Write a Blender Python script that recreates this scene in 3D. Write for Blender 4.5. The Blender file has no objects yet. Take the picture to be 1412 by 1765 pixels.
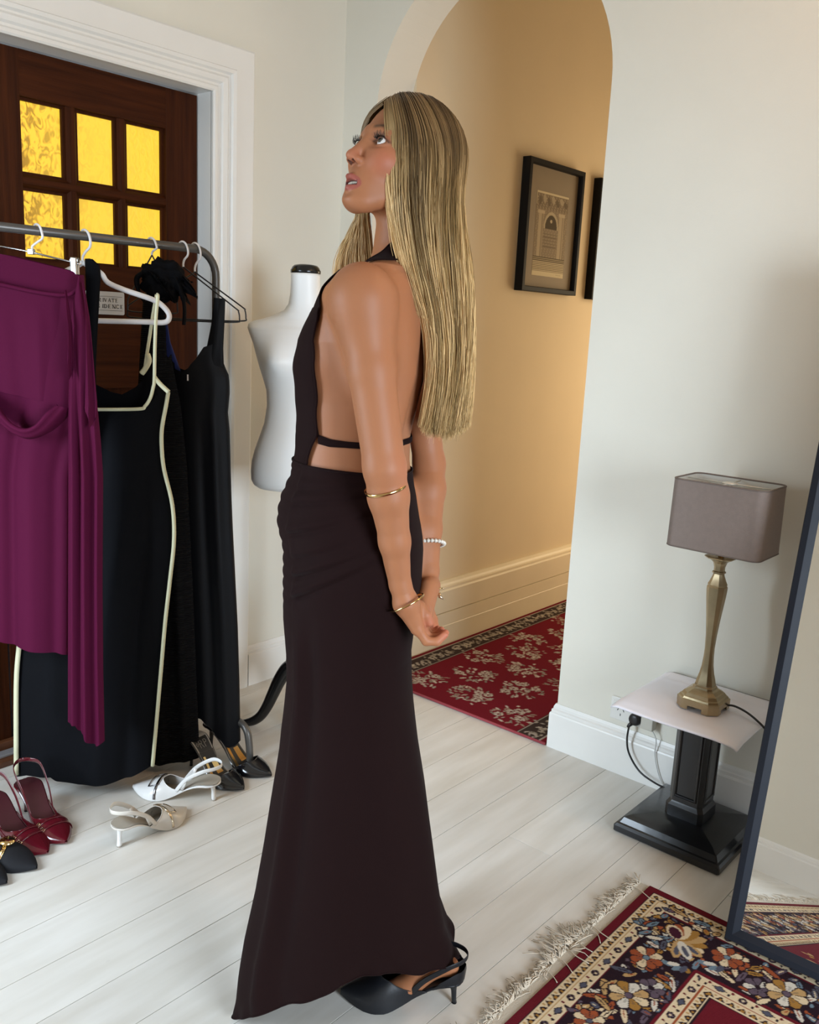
import bpy, bmesh, math, random
import numpy as np
from mathutils import Vector, Matrix

# ------------------------------------------------------------------ camera, world, lights, exposure
SC = bpy.context.scene
COL = SC.collection
IMG_W, IMG_H = 1412, 1765
FPX, CX, CY = 1550.0, 706.0, 882.5
PITCH, ROLL, YAW = math.radians(11.79), math.radians(-2.80), math.radians(40.45)
CAM_H = 1.4


def cam_axes():
    cp, sp = math.cos(PITCH), math.sin(PITCH)
    fw = np.array([0, cp, -sp]); rt = np.array([1.0, 0, 0]); dn = np.cross(fw, rt)
    c, s = math.cos(ROLL), math.sin(ROLL)
    rt, dn = c * rt + s * dn, -s * rt + c * dn
    cz, sz = math.cos(YAW), math.sin(YAW)
    Rz = np.array([[cz, -sz, 0], [sz, cz, 0], [0, 0, 1]])
    return np.array([Rz @ rt, Rz @ dn, Rz @ fw])


RM = cam_axes()
cam_data = bpy.data.cameras.new('camera')
cam = bpy.data.objects.new('camera', cam_data)
COL.objects.link(cam)
cam_data.sensor_fit = 'HORIZONTAL'
cam_data.sensor_width = 36.0
cam_data.lens = 36.0 * FPX / IMG_W
cam_data.clip_start = 0.02
cm = Matrix.Identity(4)
for i in range(3):
    cm[i][0] = RM[0][i]; cm[i][1] = -RM[1][i]; cm[i][2] = -RM[2][i]
cm[2][3] = CAM_H
cam.matrix_world = cm
SC.camera = cam

world = bpy.data.worlds.new('daylight')
SC.world = world
world.use_nodes = True
wn = world.node_tree.nodes; wl = world.node_tree.links
wbg = wn['Background']
wbg.inputs[0].default_value = (0.80, 0.90, 1.0, 1)
wbg.inputs[1].default_value = 1.5

SC.view_settings.view_transform = 'Standard'
SC.view_settings.look = 'None'
SC.view_settings.gamma = 1.0
SC.view_settings.use_curve_mapping = False
SC.view_settings.exposure = 0.0


def area_light(name, loc, target, sx, sy, power, color, spread=180):
    d = bpy.data.lights.new(name, 'AREA'); d.shape = 'RECTANGLE'; d.size = sx; d.size_y = sy
    d.energy = power; d.color = color; d.spread = math.radians(spread)
    o = bpy.data.objects.new(name, d); COL.objects.link(o)
    o.location = loc
    o.rotation_euler = (Vector(target) - Vector(loc)).to_track_quat('-Z', 'Y').to_euler()
    return o


# daylight through the window behind the camera and an added wide one on the right, a warm lamp overhead, an added warm fill panel in the hall
area_light('window_daylight', (-2.10, -0.62, 1.20), (-1.7, 2.0, 0.15), 0.62, 1.3, 25, (0.72, 0.86, 1.0), 105)
area_light('window_daylight', (2.0, 0.55, 1.15), (-1.8, 1.4, 0.25), 1.3, 1.4, 50, (0.76, 0.88, 1.0), 105)  # unseen right-hand window light, added to brighten the door wall


def bulb(name, loc, power, color, size=0.09):
    d = bpy.data.lights.new(name, 'POINT'); d.energy = power; d.color = color; d.shadow_soft_size = size
    o = bpy.data.objects.new(name, d); COL.objects.link(o); o.location = loc
    return o


area_light('hall_side_fill', (-1.22, 4.9, 1.1), (-2.4, 3.9, 0.8), 1.6, 1.9, 54, (1.0, 0.80, 0.52))  # added warm panel that lights the hall, no doorway stands behind it
bulb('room_bulb', (-0.12, 1.95, 2.68), 15, (1.0, 0.58, 0.28))


# ------------------------------------------------------------------ helpers: pixels to places, meshes, materials
def ray(x, y):
    return RM.T @ np.array([(x - CX) / FPX, (y - CY) / FPX, 1.0])


CAM = np.array([0, 0, CAM_H])


def on_floor(x, y, z=0.0):
    d = ray(x, y); return CAM + d * (z - CAM_H) / d[2]


def on_plane(x, y, axis, val):
    d = ray(x, y); return CAM + d * (val - CAM[axis]) / d[axis]


def on_wallplane(x, y, base, nrm):
    """point where the sight line meets the vertical plane through base with horizontal normal nrm"""
    n = np.array([nrm[0], nrm[1], 0.0]); d = ray(x, y)
    return CAM + d * (n @ (np.asarray(base, float) - CAM)) / (n @ d)


MATS = {}


def mat(name, col, rough=0.6, metal=0.0, spec=0.5, bump=0.0, bscale=60.0, var=0.0, vscale=8.0, stretch=(1, 1, 1), sheen=0.0, coat=0.0):
    if name in MATS: return MATS[name]
    m = bpy.data.materials.new(name); m.use_nodes = True
    nt = m.node_tree; b = nt.nodes['Principled BSDF']
    b.inputs['Base Color'].default_value = (*col, 1); b.inputs['Roughness'].default_value = rough
    b.inputs['Metallic'].default_value = metal; b.inputs['Specular IOR Level'].default_value = spec
    if sheen: b.inputs['Sheen Weight'].default_value = sheen
    if coat: b.inputs['Coat Weight'].default_value = coat; b.inputs['Coat Roughness'].default_value = 0.08
    if bump or var:
        tc = nt.nodes.new('ShaderNodeTexCoord'); mp = nt.nodes.new('ShaderNodeMapping')
        mp.inputs['Scale'].default_value = stretch
        nt.links.new(tc.outputs['Object'], mp.inputs['Vector'])
    if var:
        n = nt.nodes.new('ShaderNodeTexNoise'); n.inputs['Scale'].default_value = vscale; n.inputs['Detail'].default_value = 5
        r = nt.nodes.new('ShaderNodeValToRGB')
        r.color_ramp.elements[0].position = 0.3; r.color_ramp.elements[1].position = 0.7
        r.color_ramp.elements[0].color = (*[c * (1 - var) for c in col], 1)
        r.color_ramp.elements[1].color = (*[min(1, c * (1 + var)) for c in col], 1)
        nt.links.new(mp.outputs[0], n.inputs['Vector']); nt.links.new(n.outputs['Fac'], r.inputs[0]); nt.links.new(r.outputs[0], b.inputs['Base Color'])
    if bump:
        n2 = nt.nodes.new('ShaderNodeTexNoise'); n2.inputs['Scale'].default_value = bscale; n2.inputs['Detail'].default_value = 3
        bp = nt.nodes.new('ShaderNodeBump'); bp.inputs['Strength'].default_value = bump; bp.inputs['Distance'].default_value = 0.004
        nt.links.new(mp.outputs[0], n2.inputs['Vector']); nt.links.new(n2.outputs['Fac'], bp.inputs['Height']); nt.links.new(bp.outputs[0], b.inputs['Normal'])
    MATS[name] = m
    return m


def vmat(name, rough=0.7, spec=0.3, bump=0.0, bscale=300.0, sheen=0.0, sss=0.0, attr='col', aniso=0.0):
    """a material whose own colours come from the painted colour attribute"""
    if name in MATS: return MATS[name]
    m = bpy.data.materials.new(name); m.use_nodes = True
    nt = m.node_tree; b = nt.nodes['Principled BSDF']
    a = nt.nodes.new('ShaderNodeAttribute'); a.attribute_name = attr
    nt.links.new(a.outputs['Color'], b.inputs['Base Color'])
    b.inputs['Roughness'].default_value = rough; b.inputs['Specular IOR Level'].default_value = spec
    if sheen: b.inputs['Sheen Weight'].default_value = sheen
    if aniso: b.inputs['Anisotropic'].default_value = aniso
    if sss:
        b.inputs['Subsurface Weight'].default_value = sss; b.inputs['Subsurface Radius'].default_value = (0.010, 0.004, 0.002)
        b.inputs['Subsurface Scale'].default_value = 1.0
    if bump:
        tc = nt.nodes.new('ShaderNodeTexCoord'); n2 = nt.nodes.new('ShaderNodeTexNoise'); n2.inputs['Scale'].default_value = bscale; n2.inputs['Detail'].default_value = 3
        bp = nt.nodes.new('ShaderNodeBump'); bp.inputs['Strength'].default_value = bump; bp.inputs['Distance'].default_value = 0.003
        nt.links.new(tc.outputs['Object'], n2.inputs['Vector']); nt.links.new(n2.outputs['Fac'], bp.inputs['Height']); nt.links.new(bp.outputs[0], b.inputs['Normal'])
    MATS[name] = m
    return m


def obj(name, verts, faces, m, parent=None, smooth=False, kind=None, cols=None):
    me = bpy.data.meshes.new(name)
    if isinstance(verts, np.ndarray): verts = verts.tolist()
    if isinstance(faces, np.ndarray): faces = faces.tolist()
    me.from_pydata(verts, [], faces); me.update()
    if smooth: me.polygons.foreach_set('use_smooth', [True] * len(me.polygons))
    if cols is not None:
        ca = me.color_attributes.new('col', 'FLOAT_COLOR', 'POINT')
        c4 = np.ones((len(verts), 4), np.float32); c4[:, :3] = cols
        ca.data.foreach_set('color', c4.ravel())
    if m: me.materials.append(m)
    o = bpy.data.objects.new(name, me); COL.objects.link(o)
    if parent is not None: o.parent = parent
    if kind: o['kind'] = kind
    return o


def empty(name, loc=(0, 0, 0), rz=0.0):
    o = bpy.data.objects.new(name, None); COL.objects.link(o)
    o.empty_display_size = 0.05
    o.location = loc; o.rotation_euler = (0, 0, rz)
    return o


def tag(o, label, cat, group=None, kind=None):
    o['label'] = label; o['category'] = cat
    if group: o['group'] = group
    if kind: o['kind'] = kind
    return o


class MB:
    """collects shapes into one mesh"""
    def __init__(self): self.v = []; self.f = []

    def add(self, v, f):
        k = len(self.v); self.v += [tuple(map(float, p)) for p in v]; self.f += [tuple(i + k for i in q) for q in f]; return self

    def box(self, lo, hi, ch=0.0):
        x0, y0, z0 = lo; x1, y1, z1 = hi
        if ch <= 0:
            v = [(x0, y0, z0), (x1, y0, z0), (x1, y1, z0), (x0, y1, z0), (x0, y0, z1), (x1, y0, z1), (x1, y1, z1), (x0, y1, z1)]
            return self.add(v, [(0, 3, 2, 1), (4, 5, 6, 7), (0, 1, 5, 4), (1, 2, 6, 5), (2, 3, 7, 6), (3, 0, 4, 7)])
        bm = bmesh.new(); bmesh.ops.create_cube(bm, size=1)
        for q in bm.verts: q.co = Vector(((x0 + x1) / 2 + q.co.x * (x1 - x0), (y0 + y1) / 2 + q.co.y * (y1 - y0), (z0 + z1) / 2 + q.co.z * (z1 - z0)))
        bmesh.ops.bevel(bm, geom=bm.edges[:], offset=ch, segments=2, affect='EDGES', profile=0.6)
        bm.verts.ensure_lookup_table(); bm.verts.index_update()
        self.add([q.co[:] for q in bm.verts], [[q.index for q in fc.verts] for fc in bm.faces]); bm.free(); return self

    def loft(self, rings, caps=True, closed=True):
        n = len(rings[0]); v = [p for r in rings for p in r]; f = []
        for i in range(len(rings) - 1):
            for j in range(n if closed else n - 1):
                a = i * n + j; b = i * n + (j + 1) % n; f.append((a, b, b + n, a + n))
        if caps and closed:
            f.append(tuple(range(n - 1, -1, -1))); f.append(tuple((len(rings) - 1) * n + j for j in range(n)))
        return self.add(v, f)

    def tube(self, pts, rad, n=8, caps=True, flat=1.0, up=None):
        pts = [np.asarray(p, float) for p in pts]; m_ = len(pts)
        if not hasattr(rad, '__len__'): rad = [rad] * m_
        rings = []; prev = None
        for i in range(m_):
            t = pts[min(i + 1, m_ - 1)] - pts[max(i - 1, 0)]; t = t / (np.linalg.norm(t) + 1e-12)
            if up is not None: a = np.asarray(up, float)
            elif prev is None: a = np.array([0, 0, 1.0]) if abs(t[2]) < 0.9 else np.array([1.0, 0, 0])
            else: a = prev
            a = a - t * (a @ t); a /= np.linalg.norm(a) + 1e-12; prev = a; b = np.cross(t, a)
            rings.append([pts[i] + rad[i] * (flat * math.cos(2 * math.pi * k / n) * a + math.sin(2 * math.pi * k / n) * b) for k in range(n)])
        return self.loft(rings, caps)

    def lathe(self, prof, c=(0, 0, 0), n=24, caps=True):
        return self.loft([[(c[0] + r * math.cos(2 * math.pi * k / n), c[1] + r * math.sin(2 * math.pi * k / n), c[2] + z) for k in range(n)] for r, z in prof], caps)

    def sweep(self, path, prof, closed_path=False, side=1):
        """mitred sweep of profile (out, z) along a floor path (x, y); out goes to the right of travel when side=1"""
        P_ = [np.asarray(p, float) for p in path]; rings = []
        for i, p in enumerate(P_):
            d0 = p - P_[i - 1] if i > 0 else P_[1] - p
            d1 = P_[i + 1] - p if i < len(P_) - 1 else p - P_[i - 1]
            n0 = np.array([d0[1], -d0[0]]) / np.linalg.norm(d0) * side; n1 = np.array([d1[1], -d1[0]]) / np.linalg.norm(d1) * side
            mt = (n0 + n1); mt = mt / (mt @ n0)
            rings.append([(p[0] + mt[0] * o_, p[1] + mt[1] * o_, z) for o_, z in prof])
        return self.loft(rings, True)

    def build(self, name, m, parent=None, smooth=False, kind=None):
        o = obj(name, self.v, self.f, m, parent, smooth, kind)
        bm = bmesh.new(); bm.from_mesh(o.data); bmesh.ops.recalc_face_normals(bm, faces=bm.faces[:]); bm.to_mesh(o.data); bm.free()
        return o


def smooth_by_angle(o, deg=40):
    me = o.data
    me.polygons.foreach_set('use_smooth', [True] * len(me.polygons))
    bm = bmesh.new(); bm.from_mesh(me)
    for e in bm.edges:
        e.smooth = not (len(e.link_faces) == 2 and e.calc_face_angle(0) > math.radians(deg))
    bm.to_mesh(me); bm.free()
    return o


def catmull(pts, n=8):
    pts = [np.asarray(p, float) for p in pts]; out = []
    for i in range(len(pts) - 1):
        p0 = pts[max(i - 1, 0)]; p1 = pts[i]; p2 = pts[i + 1]; p3 = pts[min(i + 2, len(pts) - 1)]
        for k in range(n):
            t = k / n
            out.append(0.5 * (2 * p1 + (p2 - p0) * t + (2 * p0 - 5 * p1 + 4 * p2 - p3) * t * t + (3 * p1 - p0 - 3 * p2 + p3) * t ** 3))
    out.append(pts[-1]); return out


def interp(x, xs, ys): return np.interp(x, xs, ys)


rnd = random.Random(7)
rng = np.random.default_rng(7)

# ------------------------------------------------------------------ the setting
XL, YB = -2.585, 2.538          # door wall, arch wall
YF, XR, ZC = -0.62, 2.0, 2.95   # wall behind the camera, right wall, ceiling
TH = 0.18
JX0, JX1, SPR, ARAD = -2.415, -1.458, 2.135, 0.4785   # arch jambs, springing height, radius
XH, XHR, YEND = -2.385, -1.20, 7.0

M_wall = mat('cream_wall_paint', (0.73, 0.705, 0.615), 0.75, bump=0.05, bscale=220, var=0.02, vscale=3)
M_hall = mat('tan_hall_wall', (0.69, 0.565, 0.385), 0.75, bump=0.05, bscale=220, var=0.02, vscale=3)  # browner base colour than the room walls
M_ceil = mat('white_ceiling_paint', (0.82, 0.80, 0.75), 0.85)
M_trim = mat('white_gloss_trim', (0.80, 0.79, 0.75), 0.35, bump=0.03, bscale=40, var=0.02, vscale=5)
M_halltrim = mat('cream_hall_trim', (0.76, 0.66, 0.48), 0.42, var=0.03, vscale=5)


def plank_material():
    m = bpy.data.materials.new('whitewashed_boards'); m.use_nodes = True
    nt = m.node_tree; b = nt.nodes['Principled BSDF']; L = nt.links.new
    g = nt.nodes.new('ShaderNodeNewGeometry'); mp = nt.nodes.new('ShaderNodeMapping')
    mp.inputs['Scale'].default_value = (7, 0.9, 1); L(g.outputs['Position'], mp.inputs['Vector'])
    n1 = nt.nodes.new('ShaderNodeTexNoise'); n1.inputs['Scale'].default_value = 3.0; n1.inputs['Detail'].default_value = 8; L(mp.outputs[0], n1.inputs['Vector'])
    r1 = nt.nodes.new('ShaderNodeValToRGB'); r1.color_ramp.elements[0].position = 0.25; r1.color_ramp.elements[1].position = 0.75
    r1.color_ramp.elements[0].color = (0.60, 0.565, 0.50, 1); r1.color_ramp.elements[1].color = (0.74, 0.715, 0.665, 1); L(n1.outputs['Fac'], r1.inputs[0])
    n2 = nt.nodes.new('ShaderNodeTexNoise'); n2.inputs['Scale'].default_value = 2.2; n2.inputs['Detail'].default_value = 3; L(g.outputs['Position'], n2.inputs['Vector'])
    r2 = nt.nodes.new('ShaderNodeValToRGB'); r2.color_ramp.elements[0].position = 0.52; r2.color_ramp.elements[1].position = 0.75
    r2.color_ramp.elements[0].color = (0, 0, 0, 1); r2.color_ramp.elements[1].color = (1, 1, 1, 1); L(n2.outputs['Fac'], r2.inputs[0])
    mx = nt.nodes.new('ShaderNodeMixRGB'); mx.inputs[2].default_value = (0.60, 0.54, 0.46, 1)
    mu = nt.nodes.new('ShaderNodeMath'); mu.operation = 'MULTIPLY'; mu.inputs[1].default_value = 0.45; L(r2.outputs[0], mu.inputs[0]); L(mu.outputs[0], mx.inputs[0]); L(r1.outputs[0], mx.inputs[1])
    vo = nt.nodes.new('ShaderNodeTexVoronoi'); vo.inputs['Scale'].default_value = 2.6; vo.feature = 'F1'
    mp2 = nt.nodes.new('ShaderNodeMapping'); mp2.inputs['Scale'].default_value = (2.2, 1, 1); L(g.outputs['Position'], mp2.inputs['Vector']); L(mp2.outputs[0], vo.inputs['Vector'])
    r3 = nt.nodes.new('ShaderNodeValToRGB'); r3.color_ramp.elements[0].position = 0.018; r3.color_ramp.elements[1].position = 0.034
    r3.color_ramp.elements[0].color = (0.5, 0.5, 0.5, 1); r3.color_ramp.elements[1].color = (0, 0, 0, 1); L(vo.outputs['Distance'], r3.inputs[0])
    mx2 = nt.nodes.new('ShaderNodeMixRGB'); mx2.inputs[2].default_value = (0.42, 0.39, 0.34, 1); L(r3.outputs[0], mx2.inputs[0]); L(mx.outputs[0], mx2.inputs[1])
    oi = nt.nodes.new('ShaderNodeObjectInfo'); hs = nt.nodes.new('ShaderNodeHueSaturation'); mr = nt.nodes.new('ShaderNodeMapRange')
    mr.inputs['To Min'].default_value = 0.955; mr.inputs['To Max'].default_value = 1.03; L(oi.outputs['Random'], mr.inputs['Value']); L(mr.outputs[0], hs.inputs['Value']); L(mx2.outputs[0], hs.inputs['Color'])
    L(hs.outputs[0], b.inputs['Base Color'])
    b.inputs['Roughness'].default_value = 0.42
    bp = nt.nodes.new('ShaderNodeBump'); bp.inputs['Strength'].default_value = 0.06; bp.inputs['Distance'].default_value = 0.003; L(n1.outputs['Fac'], bp.inputs['Height']); L(bp.outputs[0], b.inputs['Normal'])
    return m


M_plank = plank_material()
M_gap = mat('dark_floor_gap', (0.10, 0.09, 0.08), 0.9)
floor = MB().box((XL - 0.3, YF - 0.3, -0.06), (XR + 0.3, YEND, -0.022)).build('floor', M_gap, kind='structure')
pitch = 0.1402
k = 0
x = -1.9478 - pitch * 5
while x < XR + 0.1:
    cuts = [YF - 0.2] + ([0.35 + rnd.random() * 0.5] if k % 3 == 1 else []) + ([1.95 + rnd.random() * 0.3] if k % 4 == 2 else []) + [YEND - 0.2]
    for a, b_ in zip(cuts[:-1], cuts[1:]):
        m_ = MB(); g = 0.0007; dz = (rnd.random() - 0.5) * 0.0006
        x0, x1, y0, y1 = x + g, x + pitch - g, a + g, b_ - g; c = 0.0004
        m_.loft([[(x0, y0, -0.022), (x1, y0, -0.022), (x1, y1, -0.022), (x0, y1, -0.022)],
                 [(x0, y0, -c), (x1, y0, -c), (x1, y1, -c), (x0, y1, -c)],
                 [(x0 + c, y0 + c, dz), (x1 - c, y0 + c, dz), (x1 - c, y1 - c, dz), (x0 + c, y1 - c, dz)]])
        m_.build('floor_board', M_plank, floor)
    x += pitch; k += 1

# door wall with its opening
DY0, DY1, DZ = 0.59, 1.931, 2.112
b = MB()
WO = XL - 0.22
b.box((WO, YF - 0.2, 0), (XL, DY0 - 0.03, ZC)).box((WO, DY1 + 0.03, 0), (XL, YB + 0.05, ZC)).box((WO, DY0 - 0.03, DZ + 0.03), (XL, DY1 + 0.03, ZC))
b.build('wall_left', M_wall, kind='structure')

# arch wall
b = MB()
XW0 = XL - 0.22
acx = (JX0 + JX1) / 2
NA = 40
arc = [(acx - ARAD * math.cos(math.pi * i / NA), SPR + ARAD * math.sin(math.pi * i / NA)) for i in range(NA + 1)]
for y in (YB, YB + TH):
    v = []; f = []
    q = [(XW0, 0), (JX0, 0), (JX0, SPR), (JX0, ZC), (XW0, ZC)]
    v += [(a, y, c) for a, c in q]; f.append(tuple(range(5)))
    kk = len(v); q = [(JX1, 0), (XR + 0.2, 0), (XR + 0.2, ZC), (JX1, ZC), (JX1, SPR)]
    v += [(a, y, c) for a, c in q]; f.append(tuple(kk + i for i in range(5)))
    kk = len(v); v += [(a, y, c) for a, c in arc] + [(a, y, ZC) for a, c in arc]
    f += [(kk + i, kk + i + 1, kk + NA + 2 + i, kk + NA + 1 + i) for i in range(NA)]
    b.add(v, f)
pts = [(JX0, 0)] + arc + [(JX1, 0)]
b.loft([[(a, YB, c) for a, c in pts], [(a, YB + TH, c) for a, c in pts]], caps=False, closed=False)
o = b.build('wall_back', M_wall, kind='structure')
bm = bmesh.new(); bm.from_mesh(o.data); bmesh.ops.remove_doubles(bm, verts=bm.verts[:], dist=1e-5); bmesh.ops.recalc_face_normals(bm, faces=bm.faces[:]); bm.to_mesh(o.data); bm.free()

# hall beyond the arch
MB().box((XH - 0.15, YB + TH, 0), (XH, YEND, ZC)).build('wall_hall_left', M_hall, kind='structure')
MB().box((XHR, YB + TH, 0), (XHR + 0.15, YEND, ZC)).build('wall_hall_right', M_hall, kind='structure')
MB().box((XH - 0.15, YEND - 0.2, 0), (XHR + 0.15, YEND - 0.05, ZC)).build('wall_hall_end', M_hall, kind='structure')
MB().box((XL - 0.25, YF - 0.2, ZC), (XR + 0.2, YEND, ZC + 0.1)).build('ceiling', M_ceil, kind='structure')

# wall behind the camera with its sash window, and the right wall with an added one
WIN = [(-2.45, -1.76, 0.55, 2.05)]
WR = (-0.10, 1.20, 0.50, 2.05)   # window added in the unseen right wall: y0, y1, z0, z1
b = MB()
xs = [XL - 0.22, WIN[0][0], WIN[0][1], XR + 0.2]
for i in (0, 2): b.box((xs[i], YF - 0.18, 0), (xs[i + 1], YF, ZC))
for w in WIN:
    b.box((w[0], YF - 0.18, 0), (w[1], YF, w[2])).box((w[0], YF - 0.18, w[3]), (w[1], YF, ZC))
b.build('wall_front', M_wall, kind='structure')
MB().box((XR, YF, 0), (XR + 0.18, WR[0], ZC)).box((XR, WR[1], 0), (XR + 0.18, YB, ZC)).box((XR, WR[0], 0), (XR + 0.18, WR[1], WR[2])).box((XR, WR[0], WR[3]), (XR + 0.18, WR[1], ZC)).build('wall_right', M_wall, kind='structure')
for i, w in enumerate(WIN):
    b = MB(); t = 0.05
    b.box((w[0], YF - 0.14, w[2]), (w[0] + t, YF - 0.08, w[3])).box((w[1] - t, YF - 0.14, w[2]), (w[1], YF - 0.08, w[3]))
    b.box((w[0], YF - 0.14, w[2]), (w[1], YF - 0.08, w[2] + t)).box((w[0], YF - 0.14, w[3] - t), (w[1], YF - 0.08, w[3]))
    b.box((w[0], YF - 0.14, (w[2] + w[3]) / 2 - 0.02), (w[1], YF - 0.08, (w[2] + w[3]) / 2 + 0.02))
    wo = b.build('window_%d' % (i + 1), M_trim, kind='structure')
    MB().box((w[0] - 0.04, YF - 0.16, w[2] - 0.03), (w[1] + 0.04, YF + 0.03, w[2])).build('window_sill', M_trim, wo)

b = MB(); t = 0.05
for lo, hi in (((WR[0], WR[2]), (WR[0] + t, WR[3])), ((WR[1] - t, WR[2]), (WR[1], WR[3])), ((WR[0], WR[2]), (WR[1], WR[2] + t)), ((WR[0], WR[3] - t), (WR[1], WR[3])), ((WR[0], 1.26), (WR[1], 1.30))):
    b.box((XR + 0.08, lo[0], lo[1]), (XR + 0.14, hi[0], hi[1]))
wo = b.build('window_2', M_trim, kind='structure')  # unseen window, added so daylight reaches the door wall
MB().box((XR - 0.03, WR[0] - 0.04, WR[2] - 0.03), (XR + 0.16, WR[1] + 0.04, WR[2])).build('window_sill', M_trim, wo)

# baseboards
BP = [(0, 0), (0.0185, 0), (0.0185, 0.122), (0.0165, 0.127), (0.0135, 0.129), (0.0135, 0.138), (0.0095, 0.141), (0.0085, 0.149), (0.004, 0.158), (0, 0.158)]
MB().sweep([(XL, DY1 + 0.17), (XL, YB), (JX0, YB), (JX0, YB + TH)], BP).build('baseboard_left', M_trim, kind='structure')
MB().sweep([(JX1, YB + TH), (JX1, YB), (XR, YB), (XR, YF), (XL, YF), (XL, DY0 - 0.17)], BP).build('baseboard_back', M_trim, kind='structure')
HP = [(0, 0), (0.046, 0), (0.046, 0.092), (0.0445, 0.094), (0.0445, 0.1525), (0.030, 0.1530), (0.030, 0.1555), (0.041, 0.156), (0.041, 0.252), (0.034, 0.258), (0.034, 0.268), (0.027, 0.272), (0.022, 0.281), (0.008, 0.290), (0, 0.290)]
MB().sweep([(XH, YB + TH), (XH, YEND - 0.2)], HP).build('baseboard_hall_left', M_halltrim, kind='structure')
MB().sweep([(XHR, YEND - 0.2), (XHR, YB + TH)], HP).build('baseboard_hall_right', M_halltrim, kind='structure')

# architrave round the door, jamb lining and threshold
AP = [(0, 0), (0, 0.012), (0.006, 0.016), (0.016, 0.016), (0.022, 0.010), (0.030, 0.010), (0.036, 0.019), (0.052, 0.022), (0.060, 0.016), (0.066, 0.016), (0.072, 0.026), (0.084, 0.028), (0.088, 0.022), (0.160, 0.022), (0.166, 0.018), (0.166, 0)]
b = MB(); rings = []
for (y, z, sy, sz) in ((DY1, 0, 1, 0), (DY1, DZ, 1, 0.92), (DY0, DZ, -1, 0.92), (DY0, 0, -1, 0)):
    rings.append([(XL + h, y + sy * w, z + sz * w) for w, h in AP])
b.loft(rings)
b.build('trim_1', M_trim, kind='structure')
b = MB(); DD = 0.070
b.box((XL - 0.2, DY1, 0), (XL + 0.002, DY1 + 0.03, DZ)).box((XL - 0.2, DY0 - 0.03, 0), (XL + 0.002, DY0, DZ)).box((XL - 0.2, DY0 - 0.03, DZ), (XL + 0.002, DY1 + 0.03, DZ + 0.03))
b.build('trim_2', M_trim, kind='structure')
M_oak = mat('dark_oak', (0.046, 0.0112, 0.0026), 0.60, bump=0.35, bscale=9, var=0.35, vscale=2.2, stretch=(30, 30, 1.6), spec=0.10)
M_oakh = mat('dark_oak_crossgrain', (0.046, 0.0112, 0.0026), 0.60, bump=0.35, bscale=9, var=0.35, vscale=2.2, stretch=(30, 1.6, 30), spec=0.10)
M_oakl = mat('mid_oak_sill', (0.10, 0.035, 0.013), 0.45, var=0.3, vscale=3, stretch=(20, 1.5, 20))
M_strip = mat('grey_metal_strip', (0.45, 0.47, 0.5), 0.4, metal=0.6)


def amber_glass():
    m = bpy.data.materials.new('rippled_amber_glass'); m.use_nodes = True
    nt = m.node_tree; b = nt.nodes['Principled BSDF']; L = nt.links.new
    g = nt.nodes.new('ShaderNodeNewGeometry')
    mp = nt.nodes.new('ShaderNodeMapping'); mp.inputs['Scale'].default_value = (1, 1.0, 0.62); L(g.outputs['Position'], mp.inputs['Vector'])
    n = nt.nodes.new('ShaderNodeTexNoise'); n.inputs['Scale'].default_value = 46; n.inputs['Detail'].default_value = 1.0; n.inputs['Distortion'].default_value = 1.6
    L(mp.outputs[0], n.inputs['Vector'])
    r = nt.nodes.new('ShaderNodeValToRGB'); e = r.color_ramp.elements
    e[0].position = 0.37; e[0].color = (0.30, 0.15, 0.02, 1); e[1].position = 0.56; e[1].color = (1.0, 0.66, 0.055, 1)
    e2 = r.color_ramp.elements.new(0.47); e2.color = (0.72, 0.42, 0.04, 1)
    L(n.outputs['Fac'], r.inputs[0])
    sx = nt.nodes.new('ShaderNodeSeparateXYZ'); L(g.outputs['Position'], sx.inputs[0])
    mr = nt.nodes.new('ShaderNodeMapRange'); mr.inputs['From Min'].default_value = 1.34; mr.inputs['From Max'].default_value = 1.56
    mr.inputs['To Min'].default_value = 1.0; mr.inputs['To Max'].default_value = 0.10; L(sx.outputs['Y'], mr.inputs['Value'])
    mx = nt.nodes.new('ShaderNodeMixRGB'); mx.inputs[1].default_value = (1.0, 0.66, 0.055, 1); L(mr.outputs[0], mx.inputs[0]); L(r.outputs[0], mx.inputs[2])
    b.inputs['Base Color'].default_value = (0.35, 0.2, 0.02, 1); b.inputs['Roughness'].default_value = 0.15
    L(mx.outputs[0], b.inputs['Emission Color']); b.inputs['Emission Strength'].default_value = 0.92
    bp = nt.nodes.new('ShaderNodeBump'); bp.inputs['Strength'].default_value = 0.4; bp.inputs['Distance'].default_value = 0.004; L(n.outputs['Fac'], bp.inputs['Height']); L(bp.outputs[0], b.inputs['Normal'])
    return m


M_amber = amber_glass()


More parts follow.
